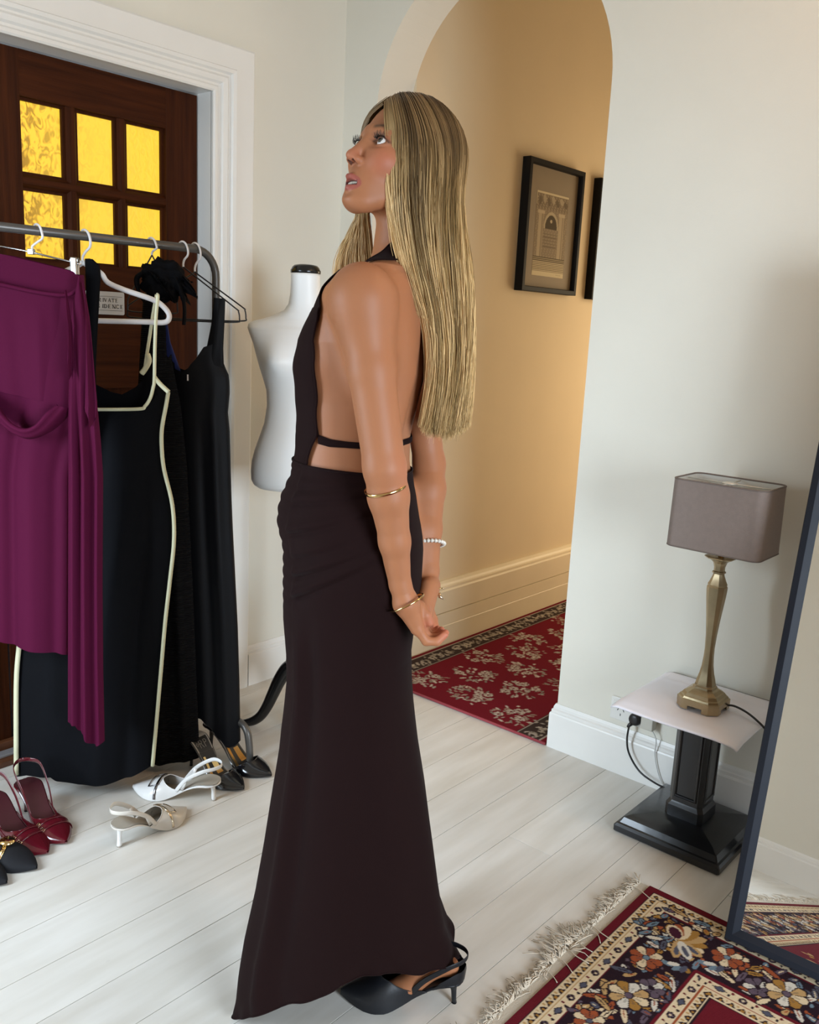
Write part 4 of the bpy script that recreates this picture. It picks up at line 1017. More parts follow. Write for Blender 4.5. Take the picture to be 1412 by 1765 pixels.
# ------------------------------------------------------------------ notice on the door
sg0, sg1 = on_plane(120, 500, 0, XL - DD + 0.001), on_plane(214, 547, 0, XL - DD + 0.001)
SGH = 0.0715; SGW = 0.136
sgc = on_plane(214, 524, 0, XL - DD + 0.001)
sn = tag(empty('door_notice', (XL - DD + 0.0002, sgc[1] - SGW / 2, sgc[2])), 'pale engraved PRIVATE RESIDENCE plate fixed to the brown door', 'sign')
q = MB(); q.loft([[(h, x_, y_) for x_, y_, _ in rrect(SGW / 2 - i_, SGH / 2 - i_, 0.006, 0, 4)] for h, i_ in ((0, 0), (0.0025, 0), (0.0032, 0.0008))]); q.build('plate', mat('pale_grey_plate', (0.50, 0.50, 0.49), 0.4), sn)
M_ink = mat('sign_ink', (0.03, 0.03, 0.03), 0.6)


def serif(word, width, height, y0, z0, x_=0.0036):
    """letters as strokes with thick stems, thin arms and serifs"""
    G = {'P': [('V', 0), ('B', 0, 0.52, 1)], 'R': [('V', 0), ('B', 0, 0.5, 1), ('D', 0.3, 0.5, 0.95, 0)], 'I': [('V', 0.38)], 'V': [('D', 0.05, 1, 0.48, 0), ('T', 0.9, 1, 0.48, 0)],
         'A': [('T', 0.48, 1, 0.05, 0), ('D', 0.48, 1, 0.92, 0), ('H', 0.22, 0.74, 0.34)], 'T': [('V', 0.38), ('H', 0, 0.95, 0.97), ('t', 0.0), ('t', 0.9)], 'E': [('V', 0.08), ('H', 0.1, 0.85, 0.97), ('H', 0.1, 0.65, 0.5), ('H', 0.1, 0.9, 0.03)],
         'S': [('C', 'S')], 'D': [('V', 0.05), ('B', 0.05, 0, 1)], 'N': [('v', 0.08), ('D', 0.08, 1, 0.85, 0), ('v', 0.85)], 'C': [('C', 'C')]}
    wd = {'I': 0.55}; tot = sum(wd.get(c, 1.0) for c in word) + 0.28 * (len(word) - 1); sc = width / tot; m_ = MB(); u = 0.0
    def bar(a, b_, t, w_):
        (x0, z0_), (x1, z1_) = a, b_; dx, dz = x1 - x0, z1_ - z0_; L_ = math.hypot(dx, dz) or 1; nx, nz = -dz / L_ * t / 2, dx / L_ * t / 2
        pts = [(x0 + nx, z0_ + nz), (x0 - nx, z0_ - nz), (x1 - nx, z1_ - nz), (x1 + nx, z1_ + nz)]
        m_.loft([[(x_ + h, y0 + p_[0], z0 + p_[1]) for p_ in pts] for h in (-0.0006, 0.0002)])
    tk, tn = 0.20 * sc, 0.08 * sc
    for c in word:
        w_ = wd.get(c, 1.0)
        X = lambda a: (u + a * (w_ if c != 'I' else 1.0) * 0.95) * sc
        for g in G[c]:
            if g[0] in 'Vv':
                xx = X(g[1]) + tk / 2; bar((xx, 0), (xx, height), tk if g[0] == 'V' else tn * 1.2, 1)
                for zz in (tn / 2, height - tn / 2): bar((xx - tk * 1.1, zz), (xx + tk * 1.1, zz), tn, 1)
            elif g[0] == 'H': bar((X(g[1]), g[3] * height), (X(g[2]), g[3] * height), tn * 1.1, 1)
            elif g[0] == 't': bar((X(g[1]) + tn / 2, height * 0.78), (X(g[1]) + tn / 2, height), tn, 1)
            elif g[0] in 'DT': bar((X(g[1]), g[2] * height), (X(g[3]), g[4] * height), tk if g[0] == 'D' else tn * 1.2, 1)
            elif g[0] == 'B':
                za, zb = g[2] * height, g[3] * height; r_ = (zb - za) / 2; cx_ = X(g[1]) + tk / 2 + 0.42 * sc - min(r_, 0.42 * sc) * 0
                pts = [(X(g[1]) + tk / 2 + (0.75 * sc) * math.sin(t), (za + zb) / 2 + r_ * math.cos(t)) for t in np.linspace(0, math.pi, 9)]
                for k_, (a, b_) in enumerate(zip(pts[:-1], pts[1:])): bar(a, b_, tn + (tk - tn) * math.sin(math.pi * (k_ + 0.5) / 8), 1)
            elif g[0] == 'C':
                if g[1] == 'C': pts = [(X(0.5) + 0.45 * sc * math.cos(t), height / 2 + height / 2 * math.sin(t)) for t in np.linspace(0.7, 5.6, 12)]
                else: pts = [(X(p_[0]), p_[1] * height) for p_ in ((0.82, 0.80), (0.65, 0.97), (0.35, 0.97), (0.18, 0.78), (0.35, 0.58), (0.65, 0.44), (0.82, 0.24), (0.65, 0.03), (0.35, 0.03), (0.15, 0.22))]
                for a, b_ in zip(pts[:-1], pts[1:]): bar(a, b_, (tk + tn) / 2, 1)
        u += w_ + 0.28
    return m_


HL = 0.0115
serif('PRIVATE', 0.084, HL, -0.0385, 0.0035).build('lettering', M_ink, sn); serif('RESIDENCE', 0.122, HL, -0.0580, -0.0155).build('lettering', M_ink, sn)
for zz in (0.0205, -0.0225): MB().box((0.003, -0.060, zz - 0.0005), (0.0038, 0.060, zz + 0.0005)).build('ruled_line', M_ink, sn)

# ------------------------------------------------------------------ dressmaker's mannequin
MCX, MCY = -2.167, 1.983
mn = tag(empty('dress_form', (MCX, MCY, 0), math.radians(39.4)), 'white dress form torso with black neck cap on carved black legs by the wall', 'mannequin')
M_form = mat('white_form_cover', (0.80, 0.80, 0.78), 0.45)
MZ = [(0.846, 0.140, 0.085, 0), (0.856, 0.154, 0.096, 0), (0.872, 0.162, 0.102, 0), (0.90, 0.164, 0.105, 0), (0.935, 0.161, 0.106, 0.002), (0.97, 0.153, 0.104, 0.004), (1.0, 0.143, 0.099, 0.004), (1.06, 0.123, 0.086, 0.002), (1.12, 0.1145, 0.078, 0.0), (1.17, 0.117, 0.080, 0.0), (1.22, 0.132, 0.090, 0.002), (1.27, 0.148, 0.097, 0.004), (1.32, 0.163, 0.095, 0.006), (1.35, 0.176, 0.088, 0.01), (1.368, 0.183, 0.080, 0.012), (1.380, 0.181, 0.072, 0.014), (1.390, 0.166, 0.068, 0.015), (1.400, 0.132, 0.064, 0.016), (1.412, 0.098, 0.060, 0.014), (1.428, 0.068, 0.055, 0.012), (1.450, 0.053, 0.051, 0.010), (1.485, 0.0475, 0.048, 0.006), (1.52, 0.0455, 0.046, 0.002), (1.546, 0.0455, 0.046, 0)]
rings = []; NA_ = 56
for i in range(len(MZ) * 3 - 2):
    t = i / 3; k0 = min(int(t), len(MZ) - 2); f_ = t - k0
    z, a, b_, yc = [MZ[k0][q] * (1 - f_) + MZ[k0 + 1][q] * f_ for q in range(4)]
    ring = []
    for k in range(NA_):
        th_ = 2 * math.pi * k / NA_; c_, s_ = math.cos(th_), math.sin(th_)
        x = a * math.copysign(abs(c_) ** 0.9, c_); y = yc + b_ * math.copysign(abs(s_) ** 0.9, s_)
        if y < 0:
            for sx in (-0.074, 0.074): y -= 0.040 * math.exp(-((x - sx) / 0.048) ** 2 - ((z - 1.262) / (0.040 if z < 1.262 else 0.060)) ** 2) + 0.005 * math.exp(-((x - sx) / 0.007) ** 2 - ((z - 1.262) / 0.007) ** 2)
        ring.append((x, y, z))
    rings.append([(x, y, 1.2 + (z - 1.2) * 0.98) for x, y, z in ring])
MB().loft(rings).build('torso', M_form, mn, True)
M_mblk = mat('black_lacquer', (0.006, 0.006, 0.006), 0.22)
MB().lathe([(0.0445, 1.545), (0.0475, 1.548), (0.0475, 1.556), (0.0445, 1.560), (0.0425, 1.565), (0.036, 1.571), (0.02, 1.574), (0.001, 1.575)], c=(0, 0, -0.007), n=32).build('neck_cap', M_mblk, mn, True)
MB().lathe([(0.014, 0.86), (0.014, 0.50), (0.022, 0.49), (0.028, 0.47), (0.020, 0.45), (0.030, 0.40), (0.036, 0.34), (0.034, 0.27), (0.038, 0.245), (0.034, 0.20), (0.022, 0.17), (0.010, 0.15), (0.004, 0.145)], n=24).build('column', M_mblk, mn, True)
for an in (180, 300, 60):
    a_ = math.radians(an); c_, s_ = math.cos(a_), math.sin(a_)
    pr = [(0.010, 0.235, 0.026), (0.034, 0.217, 0.025), (0.058, 0.176, 0.0235), (0.078, 0.128, 0.0215), (0.098, 0.080, 0.0195), (0.120, 0.042, 0.0175), (0.145, 0.021, 0.016), (0.170, 0.0125, 0.013), (0.185, 0.0105, 0.0105)]
    P_ = catmull([(r * c_, r * s_, z) for r, z, _ in pr], 5); RR = np.interp(np.linspace(0, 1, len(P_)), np.linspace(0, 1, len(pr)), [q_[2] for q_ in pr])
    MB().tube(P_, list(RR), 14, up=(-s_, c_, 0)).build('leg', M_mblk, mn, True)

# ------------------------------------------------------------------ shoes
M_burg = mat('burgundy_patent', (0.085, 0.005, 0.010), 0.16, spec=0.5, coat=0.5)
M_burgs = mat('burgundy_lining', (0.055, 0.007, 0.012), 0.55)
M_wpat = mat('white_patent', (0.78, 0.77, 0.75), 0.22, coat=0.3)
M_ivory = mat('ivory_leather', (0.66, 0.61, 0.54), 0.35, coat=0.15)
M_insole = mat('taupe_insole', (0.36, 0.32, 0.26), 0.6)
M_bpat = mat('black_patent', (0.007, 0.007, 0.009), 0.12, coat=0.6)
M_bsue = mat('black_suede', (0.010, 0.010, 0.012), 0.75, spec=0.2)
M_gold = mat('polished_gold', (0.72, 0.50, 0.22), 0.16, metal=1.0)
M_goldl = mat('pale_gold_buckle', (0.70, 0.58, 0.42), 0.18, metal=1.0)
M_gun = mat('gunmetal_buckle', (0.25, 0.24, 0.25), 0.2, metal=1.0)
M_stone = mat('stone_insole', (0.34, 0.31, 0.27), 0.55)
M_print = mat('black_print', (0.012, 0.012, 0.012), 0.4)
M_silver = mat('silver_lining', (0.62, 0.68, 0.72), 0.22, metal=0.8)
M_bleather = mat('black_kid_leather', (0.009, 0.010, 0.013), 0.42, spec=0.4, bump=0.05, bscale=200)

WK = ([0, .02, .05, .10, .18, .28, .40, .52, .64, .72, .80, .88, .94, .98, 1.0], [.004, .015, .022, .0265, .0280, .0255, .0225, .0265, .0345, .0360, .0315, .0220, .0125, .0055, .0018])


def shoe(heel, toe, h, up, insole, heelm, root=None, name='slingback_shoe', label=None, group=None, throat=0.62, side=0.46, vh=0.050, strap=True, posts=0, buckle=None, bm_=None, kitten=False, cup=0.0, wid=1.0, strap_h=0.052, lace=False, frame=None):
    heel = np.asarray(heel, float); toe = np.asarray(toe, float); dv = toe[:2] - heel[:2]; L = float(np.hypot(*dv)); L = L / 0.93
    if root is None:
        root = tag(empty(name, (heel[0], heel[1], heel[2] if len(heel) > 2 else 0.0), math.atan2(dv[1], dv[0])), label, 'shoe', group); par = root
    else: par = None
    X = lambda t: L * (t - 0.07)
    def zf(t):
        t = np.asarray(t, float); s_ = np.clip((t - 0.14) / 0.50, 0, 1); s_ = s_ * s_ * (3 - 2 * s_)
        return h + (0.0045 - h) * s_ + 0.006 * np.clip((t - 0.72) / 0.28, 0, 1) ** 2
    W = lambda t: np.interp(t, WK[0], WK[1]) * wid * (L / 0.25)
    ts = np.unique(np.concatenate([np.linspace(0, 0.12, 8), np.linspace(0.12, 0.9, 34), np.linspace(0.9, 1, 9)]))
    q = MB(); rings = []
    for t in ts:
        w, z = float(W(t)), float(zf(t)); th_ = 0.0045 if t < 0.62 else 0.0045
        rings.append([(X(t), -w, z), (X(t), -w * 0.98, z - th_ * 0.9), (X(t), -w * 0.6, z - th_), (X(t), w * 0.6, z - th_), (X(t), w * 0.98, z - th_ * 0.9), (X(t), w, z), (X(t), w * 0.5, z - 0.0008), (X(t), -w * 0.5, z - 0.0008)])
    q.loft(rings)
    frp = frame if frame is not None else None
    def put(m_, nm, mt, pr):
        if frp is not None: m_.v = [frp(v) for v in m_.v]
        o = m_.build(nm, mt, pr); return fine(o)
    if par is None:
        base_parent = root
        sole = put(q, 'shoe', up, base_parent); par = sole
    else:
        sole = put(q, 'sole', up, par)
    q = MB(); rings = []
    for t in ts[(ts > 0.01) & (ts < 0.8)]:
        w, z = float(W(t)) * 0.90, float(zf(t)); rings.append([(X(t), w * k, z + 0.0012 + 0.0012 * k * k) for k in (-1, -0.5, 0, 0.5, 1)])
    q.loft(rings, caps=False, closed=False); put(q, 'insole', insole, par)
    # vamp: the pointed upper, cut back further at the sides than in the middle
    q = MB(); rows = []; NP = 26
    for j in range(NP + 1):
        ph = -1 + 2 * j / NP; t0 = throat + (side - throat) * abs(ph) ** 1.7; row = []
        for i in range(23):
            s_ = i / 22; t = t0 + (1 - t0) * (1 - (1 - s_) ** 1.25); w = float(W(t)); hv = vh * np.interp(t, [0.40, 0.52, 0.60, 0.70, 0.80, 0.90, 0.96, 1.0], [0.60, 0.86, 1.0, 0.84, 0.60, 0.37, 0.23, 0.12])
            a_ = ph * math.pi / 2
            row.append((X(t), (w + 0.0016) * math.sin(a_), float(zf(t)) - 0.002 + hv * math.cos(a_) ** 0.75 if abs(ph) < 1 else float(zf(t)) - 0.003))
        rows.append(row)
    q.loft(rows, caps=False, closed=False); vamp = put(q, 'vamp', up, par)
    edge = [np.array(r[0]) for r in rows]
    q = MB().tube(edge, 0.0011, 6); put(q, 'topline', up if lace is False else bm_, par)
    if strap:
        e0, e1 = edge[2], edge[-3]
        pts = [e0 + np.array([0.006, 0, -0.004]), (X(0.33), -float(W(0.33)) - 0.004, float(zf(0.33)) + strap_h * 0.62), (X(0.15), -float(W(0.15)) - 0.001, h + strap_h * 0.88), (X(0.03), -float(W(0.05)) * 0.75, h + strap_h), (X(-0.015), 0, h + strap_h * 1.02), (X(0.03), float(W(0.05)) * 0.75, h + strap_h), (X(0.15), float(W(0.15)) + 0.001, h + strap_h * 0.88), (X(0.33), float(W(0.33)) + 0.004, float(zf(0.33)) + strap_h * 0.62), e1 + np.array([0.006, 0, -0.004])]
        put(MB().tube(catmull(pts, 6), 0.0013, 8, flat=4.6, up=(0, 0, 1)), 'heel_strap', up, par)
        if posts:
            for sy in (-1, 1):
                t = 0.34; put(MB().tube([(X(t) + 0.012, sy * float(W(t)), float(zf(t)) - 0.002), (X(t) + 0.004, sy * (float(W(t)) + 0.003), float(zf(t)) + strap_h * 0.3), (X(t) - 0.002, sy * (float(W(t)) + 0.003), float(zf(t)) + strap_h * 0.62)], 0.0012, 8, flat=4.0, up=(1, 0, 0)), 'side_strap', up, par)
    # heel
    q = MB(); c0 = 0.105; r_ = float(W(0.1)); hx = X(0.07) + 0.0
    def ring(r1, r2, x_, z): return [(x_ + r1 * math.cos(k * math.pi / 7), r2 * math.sin(k * math.pi / 7), z) for k in range(14)]
    if kitten: prof = [(0.019, 0.020, X(0.105), h - 0.003), (0.014, 0.014, X(0.095), h - 0.010), (0.0072, 0.0072, X(0.082), h - 0.018), (0.0058, 0.0058, X(0.076), h * 0.45), (0.0066, 0.0070, hx + 0.001, 0.006), (0.0070, 0.0074, hx, 0.003)]
    else: prof = [(0.022, 0.021, X(0.11), h - 0.003), (0.016, 0.015, X(0.10), h - 0.012), (0.0085, 0.008, X(0.088), h - 0.026), (0.0058, 0.0056, X(0.080), h * 0.45), (0.0050, 0.0050, hx + 0.001, 0.008), (0.0052, 0.0052, hx, 0.003)]
    q.loft([ring(*p_) for p_ in prof]); put(q, 'heel', heelm, par)
    q = MB().loft([ring(prof[-1][0], prof[-1][1], hx, 0.003), ring(prof[-1][0], prof[-1][1], hx, 0.0)]); put(q, 'heel_tip', M_insole if kitten else M_black, par)
    if cup:
        rows = []
        for t in (0.26, 0.20, 0.14, 0.08, 0.04, 0.015): rows.append((X(t), -float(W(t)), t))
        cupp = rows + [(X(0.0) - 0.001, 0, 0.0)] + [(x_, -y_, t) for x_, y_, t in rows[::-1]]
        q = MB(); q.loft([[(x_, y_, float(zf(max(t, 0))) - 0.004) for x_, y_, t in cupp], [(x_ - 0.002 * (t < 0.1), y_ * 1.02, float(zf(max(t, 0))) + cup * (1 - max(0, t - 0.08) / 0.18) * 0.6) for x_, y_, t in cupp], [(x_ - 0.001, y_ * 0.97, float(zf(max(t, 0))) + cup * (1 - max(0, t - 0.08) / 0.18)) for x_, y_, t in cupp]], caps=False, closed=False); put(q, 'heel_cup', up, par)
    def vp(t, ph, lift=0.0):
        w = float(W(t)); a_ = ph * math.pi / 2; hv = vh * np.interp(t, [0.52, 0.60, 0.70, 0.80, 0.90, 0.96, 1.0], [0.86, 1.0, 0.84, 0.60, 0.37, 0.23, 0.12]) + lift
        return np.array([X(t), (w + 0.0016 + lift) * math.sin(a_), float(zf(t)) - 0.002 + hv * math.cos(a_) ** 0.75])
    if buckle == 'frame':     # a strap over the vamp with a big open frame
        put(MB().tube([vp(throat + 0.03, p_, 0.0012) for p_ in np.linspace(-0.97, 0.97, 24)], 0.0013, 6, flat=3.0, up=(1, 0, 0)), 'vamp_strap', bm_, par)
        a0, a1, p0 = throat + 0.015, throat + 0.125, 0.42
        ring_ = [vp(t, p_, 0.0035) for t, p_ in [(a0, p_) for p_ in np.linspace(-p0, p0, 7)] + [(t, p0) for t in np.linspace(a0, a1, 5)[1:]] + [(a1, p_) for p_ in np.linspace(p0, -p0, 7)[1:]] + [(t, -p0) for t in np.linspace(a1, a0, 5)[1:-1]]]
        put(MB().tube(ring_ + [ring_[0]], 0.0017, 8), 'buckle', bm_, par)
    elif buckle == 'bands':   # two narrow straps with small buckles
        for t_, sgn in ((throat + 0.01, 1), (throat + 0.09, 1)):
            put(MB().tube([vp(t_, p_, 0.0012) for p_ in np.linspace(-0.99, 0.99, 24)], 0.0012, 6, flat=4.5, up=(1, 0, 0)), 'vamp_strap', up, par)
            for sy in (-0.55, ):
                rg = [vp(t_ + dt, sy + dp, 0.0036) for dt, dp in ((-0.022, -0.14), (-0.022, 0.14), (0.022, 0.14), (0.022, -0.14))]
                put(MB().tube(rg + [rg[0], rg[1]], 0.0012, 6).tube([(rg[0] + rg[3]) / 2, (rg[1] + rg[2]) / 2], 0.001, 5), 'buckle', bm_, par)
    elif buckle == 'disc':    # a domed gold ornament and a gold blade down the side
        bmx = bmesh.new(); bmesh.ops.create_uvsphere(bmx, u_segments=20, v_segments=12, radius=1)
        c_ = vp(throat + 0.02, 0.0, 0.004); bmx.verts.index_update()
        put(MB().add([(c_[0] + 0.020 * v.co.x, c_[1] + 0.020 * v.co.y, c_[2] + 0.010 * v.co.z) for v in bmx.verts], [[v.index for v in f.verts] for f in bmx.faces]), 'ornament', bm_, par); bmx.free()
        put(MB().tube([vp(throat + 0.03, -0.12, 0.003), vp(throat + 0.06, -0.45, 0.002), vp(throat + 0.055, -0.8, 0.0015), vp(throat + 0.04, -0.97, 0.001)], [0.007, 0.006, 0.0035, 0.001], 8, flat=0.5), 'gold_blade', bm_, par)
    elif buckle == 'label':   # printed insole: a dark square with a monogram, then bronze stripes, silver inside the toe
        def pad(t0, t1, k0, k1, nm, mt, lift=0.0022):
            rg = [[(X(t), float(W(t)) * 0.90 * k, float(zf(t)) + lift + 0.0012 * k * k) for k in np.linspace(k0, k1, 5)] for t in np.linspace(t0, t1, 10)]
            put(MB().loft(rg, caps=False, closed=False), nm, mt, par)
        pad(0.20, 0.34, -0.85, 0.85, 'print_square', M_print); pad(0.34, 0.58, -0.95, 0.95, 'print_band', M_print, 0.0021)
        pad(0.38, 0.60, -0.75, -0.45, 'bronze_stripe', M_gold, 0.0026); pad(0.42, 0.55, 0.05, 0.70, 'bronze_stripe', M_gold, 0.0026)
        pad(0.58, 0.80, -1.0, 1.0, 'toe_lining', M_silver, 0.0024)
        def ip(a, b_): t = 0.27 - 0.055 * b_; return (X(t), 0.020 * a * wid, float(zf(t)) + 0.0036)
        lt = MB()
        for st in ([(-0.42, 0.55), (-0.42, -0.75)], [(-0.42, 0.55), (-0.12, 0.55), (-0.02, 0.25), (-0.12, -0.02), (-0.42, -0.02)], [(-0.2, -0.02), (0.02, -0.75)], [(0.30, 0.55), (0.30, -0.75)], [(0.30, 0.55), (0.58, 0.55), (0.68, 0.25), (0.58, -0.02), (0.30, -0.02)], [(-0.75, 0.3), (-0.9, 0.0), (-0.78, -0.35), (-0.6, 0.0), (-0.75, 0.3)]):
            lt.tube([ip(*p_) for p_ in st], 0.0008, 5)
        put(lt, 'monogram', M_stone, par)
    return root


shoe((-2.292, 1.080), (-2.058, 1.074), 0.092, M_burg, M_burgs, M_burg, label='burgundy patent slingback nearest the hem of the piped black gown', name='slingback_shoe', throat=0.66, side=0.36, vh=0.046, buckle='bands', bm_=M_goldl, strap_h=0.055, wid=1.30)
shoe((-2.290, 0.972), (-2.048, 1.018), 0.092, M_burg, M_burgs, M_burg, label='burgundy patent slingback beside the black and gold shoes, two buckles showing', name='slingback_shoe', throat=0.66, side=0.36, vh=0.048, buckle='bands', bm_=M_goldl, strap_h=0.055, wid=1.32)
shoe((-2.215, 0.893), (-2.004, 0.966), 0.035, M_bsue, M_bsue, M_bsue, label='black pointed shoe with a gold ornament in front of the burgundy slingbacks', name='pointed_shoe', throat=0.58, side=0.3, vh=0.050, strap=False, buckle='disc', bm_=M_gold, kitten=True, wid=1.22)
shoe((-2.215, 0.815), (-1.998, 0.886), 0.035, M_bsue, M_bsue, M_bsue, label='black pointed toe poking in at the left edge, nearest the camera of the shoes', name='pointed_shoe', throat=0.58, side=0.3, vh=0.050, strap=False, buckle='disc', bm_=M_gold, kitten=True, wid=1.22)
shoe((-1.976, 1.493), (-2.192, 1.360), 0.060, M_wpat, M_insole, M_wpat, label='bright white patent slingback kitten heel pointing left by the black patent shoes', name='kitten_heel', throat=0.64, side=0.36, vh=0.052, posts=1, buckle='frame', bm_=M_gun, kitten=True, strap_h=0.052, wid=1.32)
shoe((-1.958, 1.170), (-1.979, 1.398), 0.062, M_ivory, M_insole, M_wpat, label='ivory slingback kitten heel pointing away, standing alone on the boards', name='kitten_heel', throat=0.62, side=0.38, vh=0.054, posts=1, buckle='frame', bm_=M_goldl, kitten=True, strap_h=0.046, wid=1.32)
shoe((-2.215, 1.660), (-1.958, 1.698), 0.112, M_bpat, M_stone, M_bpat, label='black patent pump with printed insole under the plain gown, nearer the rack foot', name='pointed_pump', throat=0.74, side=0.56, vh=0.046, strap=False, buckle='label', wid=1.25)
shoe((-2.195, 1.570), (-1.953, 1.586), 0.108, M_bpat, M_stone, M_bpat, label='black patent pump with printed insole half behind the white kitten heel', name='pointed_pump', throat=0.74, side=0.56, vh=0.046, strap=False, buckle='label', wid=1.25)

# ------------------------------------------------------------------ the woman: one continuous body grown from blended limbs
W0 = np.array([-1.044, 1.272, 0.0]); WU = np.array([0.7730, 0.6344, 0.0]); WN = np.array([-0.6344, 0.7730, 0.0])
WOMAN = tag(empty('person', tuple(W0), math.atan2(WU[1], WU[0])), 'blonde woman in a long dark brown backless dress and black slingbacks, hands clasped behind', 'person')


def pu(x, y, n=0.0):
    q = on_wallplane(x, y, W0 + WN * n, WN) - W0
    return np.array([q @ WU, n, q[2]])


def w2px(p_):
    """where points of the woman's frame fall in the picture"""
    p_ = np.atleast_2d(p_); q = W0 + p_[:, :1] * WU + p_[:, 1:2] * WN + p_[:, 2:] * np.array([0, 0, 1.0])
    c = (q - CAM) @ RM.T; return FPX * c[:, 0] / c[:, 2] + CX, FPX * c[:, 1] / c[:, 2] + CY


def rc(P, a, b_, r1, r2):
    a = np.asarray(a, float); b_ = np.asarray(b_, float); ab = b_ - a; t = np.clip(((P - a) @ ab) / (ab @ ab), 0, 1)
    return np.linalg.norm(P - a - t[:, None] * ab, axis=1) - (r1 + t * (r2 - r1))


def ellip(P, c, r, A=None):
    q = P - np.asarray(c, float)
    if A is not None: q = q @ np.asarray(A).T
    r = np.asarray(r, float); k0 = np.linalg.norm(q / r, axis=1); k1 = np.linalg.norm(q / (r * r), axis=1) + 1e-9
    return k0 * (k0 - 1) / k1


def smin(a, b_, k):
    h = np.clip(0.5 + 0.5 * (b_ - a) / k, 0, 1); return b_ + (a - b_) * h - k * h * (1 - h)


def smax(a, b_, k): return -smin(-a, -b_, k)


def chain(P, pts, rad, k=0.004):
    d = None
    for i in range(len(pts) - 1):
        q = rc(P, pts[i], pts[i + 1], rad[i], rad[i + 1]); d = q if d is None else smin(d, q, k)
    return d


# --- torso: elliptical sections, front and back taken at each height
TN = 0.070; TTH = math.radians(15)
TF = np.array([-math.cos(TTH), math.sin(TTH), 0]); TL = np.array([-math.sin(TTH), -math.cos(TTH), 0])
TK = [  # y in the photo, front x, back x, half width
    (470, 590, 728, 0.085), (500, 570, 734, 0.120), (545, 548, 737, 0.142), (590, 527, 736, 0.138), (640, 520, 731, 0.126), (690, 520, 719, 0.116), (745, 521, 706, 0.110), (790, 517, 704, 0.113), (830, 505, 708, 0.125), (880, 506, 712, 0.136), (930, 512, 718, 0.150), (985, 515, 717, 0.156), (1040, 518, 709, 0.152), (1100, 522, 699, 0.142)]
tz, tc, ta, tw = [], [], [], []
for y, xf, xb, hw in TK:
    f_, b_ = pu(xf, y, TN), pu(xb, y, TN); e = (b_[0] - f_[0]) / 2
    tz.append((f_[2] + b_[2]) / 2); tc.append((f_[0] + b_[0]) / 2); tw.append(hw); ta.append(math.sqrt(max(e * e - (hw * math.sin(TTH)) ** 2, 0.02 ** 2)) / math.cos(TTH))
tz, tc, ta, tw = [np.array(q)[::-1] for q in (tz, tc, ta, tw)]


def tcen(z): return np.interp(z, tz, tc)


def at_t(f_, l_, z): return np.array([tcen(z), TN, z]) + TF * f_ + TL * l_


SHZ = 1.452
SJL = pu(624, 516, -0.088); SJR = at_t(-0.010, -0.158, SHZ - 0.004)
NB = np.array([-0.078, 0.066, 1.455]); NT = np.array([-0.070, 0.056, 1.590])


def torso(P):
    z = np.clip(P[:, 2], tz[0], tz[-1]); c = np.interp(z, tz, tc); a = np.interp(z, tz, ta); w = np.interp(z, tz, tw)
    dx, dy = P[:, 0] - c, P[:, 1] - TN; f_ = dx * TF[0] + dy * TF[1]; l_ = dx * TL[0] + dy * TL[1]
    e = 2.3; k = (np.abs(f_ / a) ** e + np.abs(l_ / w) ** e) ** (1 / e) + 1e-9
    d = (k - 1) * np.minimum(a, w) * 0.9
    d = np.maximum(d, P[:, 2] - tz[-1]); d = np.maximum(d, tz[0] - P[:, 2])
    # spine hollow and shoulder blades
    bz = np.exp(-((P[:, 2] - 1.23) / 0.15) ** 2); d = d + np.where(f_ < 0, 0.010 * bz * np.exp(-(l_ / 0.020) ** 2), 0)
    for s_ in (-1, 1):
        d = smin(d, ellip(P, at_t(-0.066, s_ * 0.082, 1.372), (0.030, 0.048, 0.075), [TF, TL, (0, 0, 1)]), 0.03)
        d = smin(d, ellip(P, at_t(0.052, s_ * 0.062, 1.310), (0.040, 0.050, 0.052), [TF, TL, (0, 0, 1)]), 0.03)
    return d


def upper(P):
    d = torso(P)
    d = smin(d, rc(P, NB + [0, 0, -0.03], NT, 0.054, 0.046), 0.035)
    for s_, sj in ((1, SJL), (-1, SJR)):
        d = smin(d, rc(P, NB + TL * s_ * 0.02 + [0.004, 0, 0.030], sj + TL * (-s_ * 0.03) + [0.0, 0, 0.012], 0.034, 0.036), 0.035)      # trapezius
        d = smin(d, rc(P, at_t(0.055, s_ * 0.03, 1.425), sj + TF * 0.012 + [0, 0, 0.012], 0.030, 0.030), 0.03)                         # collar bone side
        d = smin(d, ellip(P, sj, (0.047, 0.047, 0.056)), 0.030)
    return d


# --- arms
EL = pu(663, 806, -0.118); WRL = pu(691, 1008, -0.086)
ER = pu(740, 800, 0.190); WRR = pu(741, 984, 0.088)


def arm(P, sj, el, wr, rr_, k=0.012):
    m1 = sj + (el - sj) * 0.42; m2 = el + (wr - el) * 0.24; m3 = el + (wr - el) * 0.62
    return chain(P, [sj + (el - sj) * 0.03, m1, el, m2, m3, wr], rr_, k)


RL = [0.0440, 0.0405, 0.0360, 0.0350, 0.0265, 0.0185]; RR_ = [0.042, 0.037, 0.0320, 0.0325, 0.0240, 0.0180]

